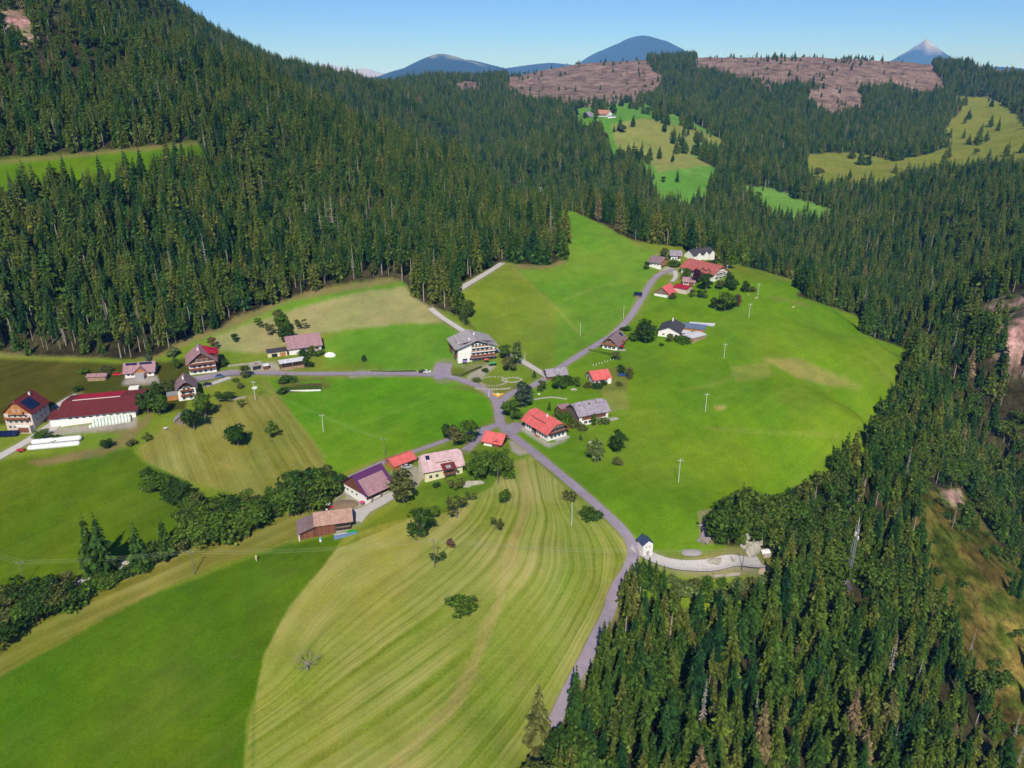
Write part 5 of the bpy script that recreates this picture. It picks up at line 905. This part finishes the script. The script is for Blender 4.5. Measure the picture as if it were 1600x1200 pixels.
# hedge rows
hedge = [(232,752,7),(243,760,7.5),(255,769,8),(268,779,9),(281,788,9),(296,793,8),(312,800,9),(286,812,8),(300,806,8),(329,806,9),(346,808,10),(362,806,9),(380,808,10),(395,810,9),(290,852,9),(305,852,10),(318,850,11),(333,846,11),(348,841,11),(362,836,11),(376,832,11),(390,826,10),(403,822,11),(412,815,9),(300,832,10),(322,830,11),(345,824,11),(368,818,11),(388,814,10),(285,862,8),(238,880,8),(246,868,7)]
for (a, b_, hh) in hedge: T(a, b_, hh, random.choice(['round','round','bush','wide']), "broadleaf tree crowded in the dark hedge row across the left pastures", random.choice([DRK,GRN,GRN,OLV,None]), random.uniform(1.0, 1.35), "trees crowded in the hedge row across the left pastures", "hedge_tree")
for (a, b_, hh) in [(190,903,4),(180,908,4),(170,913,5),(158,918,5),(146,924,6),(134,930,6),(122,937,6),(112,945,7),(205,897,4),(200,902,3.5),(216,893,4),(232,889,4)]: T(a, b_, hh, 'bush', "low leafy bush of the strip hedge below the spruces", random.choice([GRN,GRN,DRK]), 1.3, "bushes of the strip hedge below the spruces")
for (a, b_, hh) in [(5,1000,10),(22,990,10),(40,980,11),(58,972,10),(74,962,11),(90,955,10),(104,948,8),(12,965,9),(30,955,10),(48,948,11),(66,945,10),(84,935,9),(98,930,8),(-8,985,11),(-5,1012,9)]: T(a, b_, hh, random.choice(['round','wide','round']), "broadleaf tree in the thicket at the lower left edge", random.choice([DRK,GRN,OLV,OLV,DRK]), 1.15, "trees of the thicket at the lower left edge", "thicket_tree")
for (a, b_, hh) in [(424,788,8),(438,800,10),(452,806,12),(468,806,14),(484,800,15),(498,795,13),(476,780,15),(460,782,13),(432,808,6),(507,772,9),(520,778,9),(531,768,8),(508,756,9),(445,785,10),(492,775,13)]: T(a, b_, hh, random.choice(['round','round','tall']), "tree of the dense grove left of the purple barn", random.choice([DRK,GRN,GRN,None]), 1.15, "trees of the dense grove left of the purple barn", "grove_tree")
# bare tree: trunk, limbs and twigs only
p = ground_at(481, 1045); t = thing('bare_tree', 'leafless grey tree standing alone in the mown field', 'tree', p, 0); rr = random.Random(5); lim = MB(); tw = MB()
lim.tube((0,0,-.2), (.1,0,1.8), .32, .24)
for i in range(9):
    a = i*.7+rr.uniform(-.2,.2); el = rr.uniform(.35,1.1); q = Vector((cos(a)*cos(el)*3, sin(a)*cos(el)*3, 1.6+sin(el)*2.6)); lim.tube((.1,0,1.6), q, .13, .06, 5)
    for j in range(7):
        b2 = a+rr.uniform(-.9,.9); q2 = q+Vector((cos(b2)*rr.uniform(.5,1.7), sin(b2)*rr.uniform(.5,1.7), rr.uniform(-.1,1.3))); tw.tube(q, q2, .045, .02, 4)
        for k2 in range(3): tw.tube(q2, q2+Vector((rr.uniform(-.6,.6), rr.uniform(-.6,.6), rr.uniform(-.2,.6))), .025, .012, 3)
lim.obj('trunk', [DEAD], t); tw.obj('twigs', [DEAD], t)
# ------------------------------------------------------------------ poles and wires
PW = mat("pole_wood", (.20,.17,.14), .9, .2, 3); PC = mat("pole_concrete", (.55,.55,.52), .85, .1, 3); WIRE = mat("wire", (.30,.34,.22), .6, .1, 1)
def pole(px, py, h_, label, m_=PW, arm=True, az_=0):
    p = ground_at(px, py); t = thing('power_pole', label, 'pole', p, az_); MB().tube((0,0,-1), (0,0,h_), .18, .12).obj('shaft', [m_], t)
    if arm: MB().box(-1.1, 1.1, -.07, .07, h_-.9, h_-.76).obj('crossarm', [m_], t); i_ = MB(); [i_.tube((x,0,h_-.76), (x,0,h_-.48), .06) for x in (-1,0,1)]; i_.obj('insulators', [WHM], t)
    return p+Vector((0,0,h_-.5))
def wires(a, b_, label, offs, sag=.9, r=.030):
    m_ = MB(); d = (b_-a); n = Vector((-d.y, d.x, 0)).normalized(); K = 12
    for o_ in offs:
        pts_ = [a+d*(i/K)+n*o_-Vector((0,0,sag*4*(i/K)*(1-i/K))) for i in range(K+1)]
        for i in range(K): m_.tube(pts_[i], pts_[i+1], r, None, 3)
    o = m_.obj('power_line', [WIRE]); o['label'] = label; o['category'] = 'power line'
tops = [pole(40,912,9.5,'power pole on the lower left pasture above the thicket',az_=.25), pole(304,897.5,10,'power pole on the edge between mown strip and green field'), pole(679,887,11.5,'power pole in the mown field under the orchard',az_=-.1), pole(1159,892,9.5,'power pole on the gravel yard by the log stacks',az_=-.3)]
wires(tops[0]+Vector((-90,35,2)), tops[0], 'wires running off the left edge of the picture to the first pole', (-1,0,1)); wires(tops[0], tops[1], 'wires over the left pasture and hedge row', (-1,0,1)); wires(tops[1], tops[2], 'wires crossing above the green field and mown field', (-1,0,1), 1.6); wires(tops[2], tops[3], 'wires from the mown field to the gravel yard', (-1,0,1), 2.2)
t2 = [pole(399,624.5,10,'pale pole on the lawn beside the white trough',PC), pole(505.5,675,9,'pale pole at the edge of tan and bright green fields',PC), pole(601,712,8.5,'dark pole beside the lane above the carport'), pole(778,758,8.5,'dark pole below the broad green trees',arm=False), pole(893,820,9.5,'thin pole in the right part of the mown field',PC,False)]
wires(t2[0], t2[1], 'pale wires slanting over the tan field corner', (-.6,.6), .8); wires(t2[1], t2[2], 'pale wires over the bright green field', (-.6,.6), .8)
t3 = [pole(1060,753.5,11,'whitish pole lowest on the right meadow',PC), pole(1102,643.5,10,'whitish pole in the middle of the right meadow',PC), pole(1131,560,9,'whitish pole upper on the right meadow, near the dry patch',PC), pole(1170,496,9,'whitish pole below the cattle on the right meadow',PC), pole(1184,461,8,'whitish pole beside the lone meadow tree',PC)]
for a, b_, l_ in zip(t3[:-1], t3[1:], ['lowest','second','third','highest']): wires(a, b_, 'pale wires over the right meadow, %s span' % l_, (-.8,.8), .8, .02)
pole(906.5,525,8.5,'lone pale pole on the meadow left of the road',PC,False); pole(974,497.5,8.5,'lone pale pole at the left side of the road curve',PC,False); pole(1135,430,7.5,'pale pole right of the great farmhouse',PC); pole(820,569,7,'pale lamp post by the gravel path of the guesthouse',PC,False); pole(764,620,3,'short white sign post at the junction kerb',WHM,False)
# ------------------------------------------------------------------ vehicles
TYRE = mat("tyre_rubber", (.02,.02,.02), .9, .1, 3); RIM = mat("wheel_rim", (.6,.6,.6), .4, .1, 3, 0, None, .5, .6)
def car(px, py, az_, col, label, name):
    p = ground_at(px, py); t = thing('parked_car', label, 'car', p+Vector((0,0,.1)), az_); pm = mat(name, col, .35, .05, 1, 0, None, .5)
    body = [(-2.1,.35),(-2.1,.85),(-1.9,.95),(-1.1,1.0),(1.0,1.02),(1.95,.85),(2.1,.65),(2.1,.35)]; MB().prism(body, 'y', -.86, .86).obj('body', [pm], t)
    cab = [(-1.5,1.0),(-1.15,1.42),(.35,1.45),(1.05,1.02)]; MB().prism(cab, 'y', -.76, .76).obj('cabin_glass', [GLASS], t); MB().box(-1.1, .35, -.74, .74, 1.46, 1.5).obj('roof_panel', [pm], t)
    for x in (-1.3, 1.3):
        for y in (-.86, .86):
            w_ = MB().tube((x,y-.1,.33), (x,y+.1,.33), .33, None, 12).obj('wheel', [TYRE], t); MB().tube((x,y-.12,.33), (x,y+.12,.33), .17, None, 8).obj('rim', [RIM], w_)
    for y in (-.6, .6): MB().box(2.08, 2.13, y-.18, y+.18, .62, .76).obj('headlight', [WHM], t)
car(667.5,582.5,.1,(.75,.75,.76),'white car parked at the end of the lay-by left of the guesthouse','white_paint'); car(660.5,582.5,.1,(.03,.035,.05),'dark car parked left of the white one in the lay-by','black_paint'); car(343,589.5,.15,(.06,.14,.26),'blue car on the asphalt yard of the large chalet','blue_paint'); car(324,602,.4,(.02,.025,.04),'dark car beside the narrow chalet drive','dark_paint'); car(971.5,587.5,0,(.03,.09,.35),'bright blue car on the grass right of the bungalow','bright_blue_paint'); car(184,586.5,.1,(.65,.03,.04),'red car left of the solar-roofed bungalow','red_paint'); car(83,641,.5,(.12,.12,.14),'dark car in the shade between farmhouse and long barn','dark_grey_paint'); car(636,731,.3,(.45,.46,.48),'silver car under the edge of the red carport','silver_paint')  # each car has one even paint colour of its own
p = ground_at(516, 797); t = thing('tractor', 'red tractor with white cab roof parked between grove and old barn', 'tractor', p+Vector((0,0,.1)), -.1); RP = mat("tractor_red", (.45,.04,.06), .5, .1, 2)
MB().prism([(.1,.9),(.1,1.75),(2.2,1.6),(2.3,.9)], 'y', -.4, .4).obj('hood', [RP], t); MB().box(-1.5, .1, -.75, .75, .9, 1.4).obj('body', [RP], t); cb = MB().box(-1.4, .05, -.7, .7, 1.41, 2.6).obj('cab', [GLASS], t); MB().box(-1.6, .2, -.85, .85, 2.61, 2.8).obj('cab_roof', [WHM], t)
for x, y, r_ in ((-1,-.95,.85),(-1,.95,.85),(1.7,-.85,.55),(1.7,.85,.55)): w_ = MB().tube((x,y-.22,r_), (x,y+.22,r_), r_, None, 14).obj('wheel', [TYRE], t); MB().tube((x,y-.25,r_), (x,y+.25,r_), r_*.55, None, 10).obj('rim', [WHM], w_)
p = ground_at(503.5, 794); t = thing('hay_machine', 'folded red and yellow hay machine behind the tractor', 'farm machine', p, .2); MB().box(-1.4, 1.4, -.15, .15, .6, .85).tube((-1.2,-.9,.3), (-1.2,.9,.3), .3).tube((1.2,-.9,.3), (1.2,.9,.3), .3).obj('frame', [RP], t); MB().box(-.2, 1.6, -.3, .3, 1.3, 1.6).obj('shield', [mat("machine_yellow", (.75,.42,.05), .6, .1, 2)], t)
# ------------------------------------------------------------------ wrapped bales, silage, stacks
WRAP = mat("bale_wrap", (.66,.76,.66), .4, .12, 2, 0, (.78,.82,.76), .5, 0, .08)
bm_ = MB(); n = 14
for (r0, z0, r1, z1) in ((.58,0,.65,.08),(.65,.08,.65,1.12),(.65,1.12,.55,1.22)): bm_.add([(r0*cos(2*pi*i/n), r0*sin(2*pi*i/n), z0) for i in range(n)]+[(r1*cos(2*pi*i/n), r1*sin(2*pi*i/n), z1) for i in range(n)], [(i, (i+1) % n, n+(i+1) % n, n+i) for i in range(n)])
bm_.add([(.55*cos(2*pi*i/n), .55*sin(2*pi*i/n), 1.22) for i in range(n)], [tuple(range(n))]); bale = bm_.mesh("wrapped_bale", [WRAP], False)
A_, B_ = ground_at(142, 667.5), ground_at(211, 657); d = (B_-A_); L0 = math.hypot(d.x, d.y); ux = Vector((d.x/L0, d.y/L0, 0)); uy = Vector((-ux.y, ux.x, 0)); nb = int(L0/1.36)
for row, hi_ in ((0,1),(1,1),(2,2),(3,2)):
    for i in range(nb-(row % 2)-row//2):
        for lv in range(hi_):
            if lv < hi_-1 and row < 3 and lv > 0: continue
            q = A_+ux*(i*1.36+.68*(row % 2)+row*.5)+uy*(row*1.12-.4); z_ = gz(q.x, q.y)+lv*1.24
            thing('wrapped_bale', 'pale mint round bale stacked against the front of the long barn', 'bale', (q.x, q.y, z_), random.random()*6, 'round bales stacked against the long barn', bale)
SIL = mat("silage_film", (.78,.78,.76), .45, .1, .8, 0, (.66,.67,.66), .5)
def roll(px0, py0, px1, py1, r_, up, label):
    a, b_ = ground_at(px0, py0), ground_at(px1, py1); d = b_-a; Lr = d.length; K = 26; N_ = 10; V = []; F = []
    for i in range(K+1):
        rr_ = r_*(1+.05*math.sin(i*2.6)) if 0 < i < K else r_*.45
        for j in range(N_): an_ = 2*pi*j/N_; V.append((Lr*i/K, rr_*cos(an_), rr_*sin(an_)*.9+r_*.85+up))
    for i in range(K):
        for j in range(N_): F.append((i*N_+j, i*N_+(j+1) % N_, (i+1)*N_+(j+1) % N_, (i+1)*N_+j))
    F += [tuple(range(N_)), tuple(range(K*N_, (K+1)*N_))]
    thing('silage_roll', label, 'silage roll', a, atan2(d.y, d.x), None, mesh_of('silage_roll', V, F, [SIL], None, True))
roll(44,704,126,693,1.35,0,'lower long white silage roll beside the gravel road'); roll(51,698,129,687.5,1.35,1.0,'upper long white silage roll behind the lower one')
p = ground_at(33, 706); t = thing('trailer', 'small red trailer at the left end of the silage rolls', 'trailer', p+Vector((0,0,.1)), .2); MB().box(-1.4, 1.4, -.8, .8, .6, 1.2).obj('bed', [RP], t)
for y in (-.85, .85): MB().tube((0,y-.1,.35), (0,y+.1,.35), .35, None, 10).obj('wheel', [TYRE], t)
p = ground_at(12, 682); t = thing('solar_row', 'row of dark blue solar panels on the grass at the far left edge', 'solar panels', p, .12); MB().slab([(-6,-1.2,.7), (4.5,-1.2,.7), (4.5,1.4,2.3), (-6,1.4,2.3)], .1).obj('panel', [SOLAR], t)
for x in (-5,-2,1,4): MB().box(x-.08, x+.08, -.9, -.75, -.5, .75).box(x-.08, x+.08, .95, 1.1, -.5, 1.95).obj('leg', [METAL], t)
LOG = mat("log_wood", (.46,.36,.27), .9, .3, 1.2); LOGG = mat("grey_log_wood", (.44,.38,.35), .9, .3, 1.2)
def logs(px, py, az_, L_, n_, rows, label, m_=LOG, r_=.16, group=None):
    p = ground_at(px, py); b_ = MB(); rr = random.Random(px)
    for k in range(rows):
        for i in range(n_-k):
            o_ = rr.uniform(-.6, .6); a_ = rr.uniform(-.05, .05); b_.tube((-L_/2+o_, (i-(n_-k)/2)*r_*2.1-a_*L_/2, r_+k*r_*1.8), (L_/2+o_, (i-(n_-k)/2)*r_*2.1+a_*L_/2, r_+k*r_*1.8), r_, r_*.8, 7)
    o = b_.mesh('log_pile', [m_]); thing('log_pile', label, 'log pile', p, az_, group, o)
logs(1192,894,.35,6,16,5,'large pale stack of trimmed logs at the right end of the gravel yard'); logs(1145,898,.1,5,5,2,'narrow stack of logs along the lower gravel edge',LOGG); logs(1123,900,.15,4,3,2,'few loose logs left of the narrow stack',LOGG); logs(1196,868,.2,3,9,4,'short firewood stack under a white tarpaulin',LOGG); logs(1103,822,.7,5.5,9,4,'grey pile of old timber at the meadow edge',LOGG,.2); logs(1100,842,1.1,5.5,10,5,'second, lower grey pile of old timber',LOGG,.22); logs(1120,874,.5,3,6,2,'scattered pale firewood above the gravel track',LOG,.12)
p = ground_at(1195, 866); t = thing('tarpaulin', 'white tarpaulin draped over the firewood stack', 'tarpaulin', p+Vector((0,0,1.55)), .2); MB().prism([(-1.3,-.3),(-.8,.25),(.2,.4),(1.2,.1),(1.25,0),(.2,.3),(-.75,.15),(-1.25,-.35)], 'x', -1.9, 1.7).obj('sheet', [WHM], t)
# rocks and heaps: noisy lumps
ROCK = mat("pale_rock", (.42,.40,.34), .95, .35, .8, .6, (.28,.25,.19)); GRVH = mat("gravel_heap", (.36,.33,.33), .95, .2, 3, .6); SOILM = mat("brown_soil", (.24,.17,.11), .95, .3, 1.5, .6)
def lump(px, py, sx, sy, sz, m_, label, cat, name, az_=0, seed=1, rough=.35):
    p = ground_at(px, py); bm = bmesh.new(); bmesh.ops.create_icosphere(bm, subdivisions=4, radius=1)
    for v in bm.verts:
        c = v.co; n_ = float(fbm(np.array(c.x*1.6+seed*7.1+c.z), np.array(c.y*1.6+seed*3.3-c.z), seed, 4))-.47; v.co = c*(1+rough*2*n_); v.co.z = max(v.co.z, -.3); v.co = Vector((v.co.x*sx, v.co.y*sy, v.co.z*sz))
    me = bpy.data.meshes.new(name); bm.to_mesh(me); bm.free(); me.materials.append(m_); thing(name, label, cat, p, az_, None, me)
lump(1172,861,3.6,2.8,3.4,ROCK,'pale rock outcrop above the gravel yard','rock','rock_outcrop',.3,3,.5); lump(1181,845,2.8,2.6,3.2,ROCK,'upper knob of pale rock among the bushes','rock','rock_outcrop',0,4,.5); lump(1081,864,4,1.8,1.3,GRVH,'grey gravel heap left of the yard','heap','gravel_heap',0,5,.2); lump(1116,877,2.6,1.4,1.0,ROCK,'small pale heap of rubble beside the gravel track','heap','rubble_heap',0,6)
lump(735,757,3.4,1.4,1.4,ROCK,'long pale boulder below the cream house','rock','boulder',.1,7); lump(745,756,2.6,1.1,1.3,ROCK,'whitish boulder right of the long pale one','rock','boulder',.1,8); lump(1160,852,2.2,2,2.4,ROCK,'lower left rib of the pale rock outcrop','rock','rock_outcrop',.4,21,.6); lump(1168,838,2.4,1.8,2.6,ROCK,'upper left rib of the pale rock outcrop','rock','rock_outcrop',.8,22,.6); lump(730,760,1.6,1.0,1,ROCK,'small boulder left of the long pale one','rock','boulder',0,9); lump(922,692,.9,.8,.8,ROCK,'single pale boulder on the grass below the grey barn','rock','boulder',0,10); lump(193,885,2.8,2.2,2,ROCK,'pinkish rock in the gap of the hedge row','rock','boulder',0,11); lump(540,790,5.5,3.6,1.6,SOILM,'brown manure heap before the purple barn','heap','manure_heap',.2,12,.2); lump(516,556,3.2,1.8,2.1,WRAP,'hay heap under a pale sheet beside the white farm building','heap','covered_heap',.1,13,.15); lump(1130,792,5,1.2,.5,SOILM,'bare brown earth bank at the meadow edge','earth','earth_bank',.5,14,.2); lump(897,609,1.8,1.0,.8,ROCK,'grey stones below the shingle shed','rock','boulder',0,15); lump(828,622,1.0,.8,.9,WHM,'white garden boulder near the dark blue-green tree','rock','boulder',0,16); lump(842,616,.7,.5,.45,WHM,'small white stone on the lawn above the junction','rock','boulder',0,17)
# hotel garden: stone rings, path, flower island
def ringwall(px, py, rx, ry, label, m_=ROCK, a0=0, a1=6.28):
    p = ground_at(px, py); b_ = MB(); rr = random.Random(px); K = 30
    for i in range(K):
        a = a0+(a1-a0)*i/K; s_ = rr.uniform(.3,.55); x, y = rx*cos(a), ry*sin(a); z_ = gz(p.x+x, p.y+y)-p.z; b_.box(x-s_, x+s_, y-s_*.8, y+s_*.8, z_-.3, z_+s_*rr.uniform(.8,1.5))
    thing('stone_ring', label, 'stone border', p, 0, None, b_.mesh('stone_ring', [m_]))
ringwall(771,596,7,5,'ring of pale stones round the green hollow in the hotel garden'); ringwall(800,594,5,2.6,'smaller oval of stones right of the green hollow'); ringwall(770,607,9,1.2,'low stone border with shrubs along the junction road',ROCK,3.3,6.1)
p = ground_at(778, 618); fl = MB(); YEL = mat("yellow_flowers", (.80,.52,.03), .9, .35, 3, .3, (.70,.28,.02)); tri = [(-3.6,2.0),(3.6,2.0),(0,-3.4)]; fl.prism([(x, y) for x, y in tri], 'z', -1, .25); t = thing('flower_island', 'triangular traffic island planted with yellow flowers', 'flower bed', p, 0); fl.obj('kerb', [CONC], t); MB().prism([(-3.2,1.8),(3.2,1.8),(0,-3.0)], 'z', .26, .5).obj('blossoms', [YEL], t); MB().box(-.5, .5, -.5, .4, .5, 1.2).obj('centre_plants', [WHM], t)
def parasol(px, py, col, label, h_=2.5, r_=1.5):
    p = ground_at(px, py); t = thing('parasol', label, 'parasol', p, 0); MB().tube((0,0,0), (0,0,h_), .04).obj('pole', [WHM], t); n = 8; V = [(0,0,h_+.1)]+[(r_*cos(2*pi*i/n), r_*sin(2*pi*i/n), h_-.4) for i in range(n)]; link('canopy', mesh_of('canopy', V, [(0, 1+i, 1+(i+1) % n) for i in range(n)], [mat('parasol_%s' % label.split()[0], col, .8, .1, 3)]), t)
parasol(767,573,(.05,.30,.14),'green parasol left one on the guesthouse terrace'); parasol(772,572,(.08,.34,.12),'second green parasol at the end of the guesthouse terrace'); parasol(726,570,(.25,.18,.5),'violet parasol before the guesthouse entrance'); parasol(760,567,(.6,.1,.08),'red parasol by the guesthouse terrace steps'); parasol(566,790,(.6,.06,.2),'pink parasol at the corner of the purple barn',2,1.1)
# garden plots, troughs, small farm things
p = ground_at(474, 605); t = thing('vegetable_garden', 'vegetable garden with rows of crops beside the lane', 'garden', p, .08)
for i, (m_, hh) in enumerate([(BRD,.5),(GRN,.8),(GRN,.7),(OLV,.5),(RUST,.45),(OLV,.6)]):
    b_ = MB(); rr = random.Random(i)
    for k in range(36): x = -9+18*k/36; s_ = rr.uniform(.2,.45); y = -3.5+i*1.4+rr.uniform(-.2,.2); b_.box(x-s_, x+s_, y-s_, y+s_, -.3, hh*rr.uniform(.5,1.2))
    b_.obj('crop_row', [m_], t)
MB().box(-9.5, 9.5, -4.9, -4.75, -.4, .5).obj('border_rail', [WHM], t)
p = ground_at(398, 606.5); thing('trough', 'round white water trough beside the pale pole', 'trough', p, 0, None, MB().tube((0,0,-.2), (0,0,.5), 1.4, None, 18).mesh('trough', [WHM]))
p = ground_at(540, 837); t = thing('poly_tunnel_bed', 'long blue trough with a green lid before the old barn', 'trough', p, .32); MB().box(-4.2, 4.2, -.7, .5, -.5, .6).obj('blue_side', [mat("blue_paint_board", (.16,.25,.42), .7, .2, 2)], t); MB().box(.8, 4.1, .51, 1.7, -.5, .9).obj('green_lid', [mat("green_sheet", (.03,.35,.06), .5, .2, 2)], t); MB().box(-4.0, .7, .51, 1.5, -.5, .7).obj('pale_lid', [GREYW], t)
p = ground_at(501, 846); t = thing('rain_barrel', 'blue-topped white barrel in the plot before the old barn', 'barrel', p, 0); MB().tube((0,0,-.2), (0,0,1), .45).obj('body', [WHM], t); MB().tube((0,0,1.01), (0,0,1.6), .4).obj('lid', [mat("sky_blue", (.15,.45,.75), .5, .1, 2)], t)
p = ground_at(401, 877); t = thing('salt_lick_post', 'short post with a pale tan block at the corner of the green field', 'post', p, 0); MB().tube((0,0,-.3), (0,0,.9), .12).obj('post', [WHM], t); MB().tube((0,0,.9), (0,0,2.3), .38, .42).obj('block', [mat("tan_block", (.72,.50,.34), .8, .1, 2)], t)
# enclosure wall of the manure yard and garden walls
def wall_line(pp, h_, th, m_, label, cat='wall', name='low_wall'):
    W = [ground_at(*q) for q in pp]; b_ = MB()
    for a, c in zip(W[:-1], W[1:]):
        d = Vector((c.x-a.x, c.y-a.y, 0)); n_ = Vector((-d.y, d.x, 0)).normalized()*th/2; V = [a-n_, a+n_, c+n_, c-n_]; b_.add([(v.x, v.y, v.z-.6) for v in V]+[(v.x, v.y, v.z+h_) for v in V], [(3,2,1,0), (4,5,6,7), (0,1,5,4), (1,2,6,5), (2,3,7,6), (3,0,4,7)])
    o = b_.obj(name, [m_]); o['label'] = label; o['category'] = cat
wall_line([(522,786),(538,772),(548,778)],1.0,.3,CONC,'concrete wall round the manure yard'); wall_line([(340,624),(360,626),(385,621)],.8,.3,ROCK,'pale dry-stone wall at the foot of the chalet lawn'); wall_line([(828,626),(845,623),(862,621),(886,624)],.5,.5,CONC,'pale edging wall across the lawn above the inn'); wall_line([(920,548),(940,552),(958,556)],1.1,.8,GRN,'clipped hedge below the road chalet','hedge','hedge'); wall_line([(706,586),(720,588),(738,580),(752,574)],.9,.9,OLV,'clipped yellow hedge round the guesthouse lawn','hedge','hedge'); wall_line([(580,580),(610,581),(650,580)],.5,.9,OLV,'low flower border along the lay-by','hedge','flower_border'); wall_line([(356,573),(372,571),(392,569)],.9,.4,ROCK,'pale stone wall above the chalet yard'); wall_line([(740,420),(752,418)],.1,.1,ROCK,'low kerb stones above the gravel hill track')
# pasture fence posts
fp_ = [(231,712),(240,690),(247,682),(252,679),(260,677),(268,674),(271,668),(273,662)]
for k, (a, b_) in enumerate(fp_):
    p = ground_at(a, b_); thing('fence_post', 'pale wooden post of the small pasture fence by the grey hut', 'fence post', p, 0, 'posts of the pasture fence by the grey hut', MB().tube((0,0,-.3), (0,0,1.3), .09).mesh('fence_post', [WOODP]) if k == 0 else bpy.data.meshes['fence_post'])
for k in range(9):
    a = 927+k*4.5; b_ = 572-k*1.4+(.6 if k % 2 else 0); p = ground_at(a, b_); thing('garden_post', 'white post of the garden fence above the bungalow', 'fence post', p, 0, 'posts of the garden fence above the bungalow', MB().tube((0,0,-.3), (0,0,1.2), .12).mesh('garden_post', [WHM]) if k == 0 else bpy.data.meshes['garden_post'])
# ------------------------------------------------------------------ cattle: one continuous skinned body each
def cow(px, py, az_, m_, label, s_=1.0):
    p = ground_at(px, py); me = bpy.data.meshes.new('cow_body')
    V = [(-.55,0,1.12),(-.1,0,1.08),(.5,0,1.12),(.85,0,1.25),(1.15,0,1.2),(1.5,0,1.02)]; E = [(0,1),(1,2),(2,3),(3,4),(4,5)]; Rd = [.30,.38,.34,.22,.19,.10]
    def chain(src, ps, rs):
        k = src
        for q, r_ in zip(ps, rs): V.append(q); Rd.append(r_); E.append((k, len(V)-1)); k = len(V)-1
    for y in (-.22, .22):
        chain(0, [(-.62,y,.85),(-.48,y,.62),(-.66,y,.42),(-.6,y,.04)], [.17,.11,.065,.06]); chain(2, [(.5,y,.8),(.54,y,.45),(.5,y,.04)], [.14,.08,.06])
    chain(0, [(-.85,0,1.2),(-.95,0,.75)], [.06,.03])
    for y in (-.2, .2): chain(4, [(1.12,y,1.32)], [.04])
    me.from_pydata(V, E, []); me.materials.append(m_); t = thing('cow', label, 'cow', p, az_); t.scale = (s_,)*3; o = link('body', me, t)
    o.modifiers.new('skin', 'SKIN')
    for i_, r_ in enumerate(Rd): me.skin_vertices[0].data[i_].radius = (r_, r_)
    me.skin_vertices[0].data[0].use_root = True; sb = o.modifiers.new('sub', 'SUBSURF'); sb.levels = 1; sb.render_levels = 1
    MB().box(1.38, 1.44, -.1, -.06, 1.14, 1.2).box(1.38, 1.44, .06, .1, 1.14, 1.2).obj('eyes', [TYRE], t); MB().tube((1.15,-.1,1.38), (1.18,-.28,1.5), .03, .01, 5).tube((1.15,.1,1.38), (1.18,.28,1.5), .03, .01, 5).obj('horns', [WHM], t)
WC = mat("pied_hide", (.80,.78,.74), .8, 0, 1.1, 0, (.05,.035,.03)); LB = mat("fawn_hide", (.62,.42,.28), .8, .15, 2)
cow(258.5,672,.1,WC,'black and white cow in the small brown paddock'); cow(1169,463.5,1.4,LB,'fawn cow grazing, left of the pair right of the hamlet'); cow(1181.5,467.5,.3,LB,'fawn cow, right of the pair right of the hamlet'); cow(1239,482,.2,LB,'single fawn cow near the far edge of the right meadow')
# ------------------------------------------------------------------ air: one even haze box round everything
HB = MB().box(-31800, 31800, -31800, 31800, float(GZ.min())-1, max(float(GZ.max()), 450)+60)
hz = HB.obj("haze", []); hz["kind"] = "stuff"
hm = bpy.data.materials.new("haze"); hm.use_nodes = True; hn = hm.node_tree.nodes; hn.remove(hn["Principled BSDF"])
pv = hn.new("ShaderNodeVolumePrincipled"); pv.inputs["Color"].default_value = (.16, .42, 1, 1); pv.inputs["Density"].default_value = 4.8e-5
pv.inputs["Absorption Color"].default_value = (1, 1, 1, 1); pv.inputs["Anisotropy"].default_value = -0.25
hm.node_tree.links.new(pv.outputs[0], hn["Material Output"].inputs["Volume"]); hz.data.materials.append(hm)
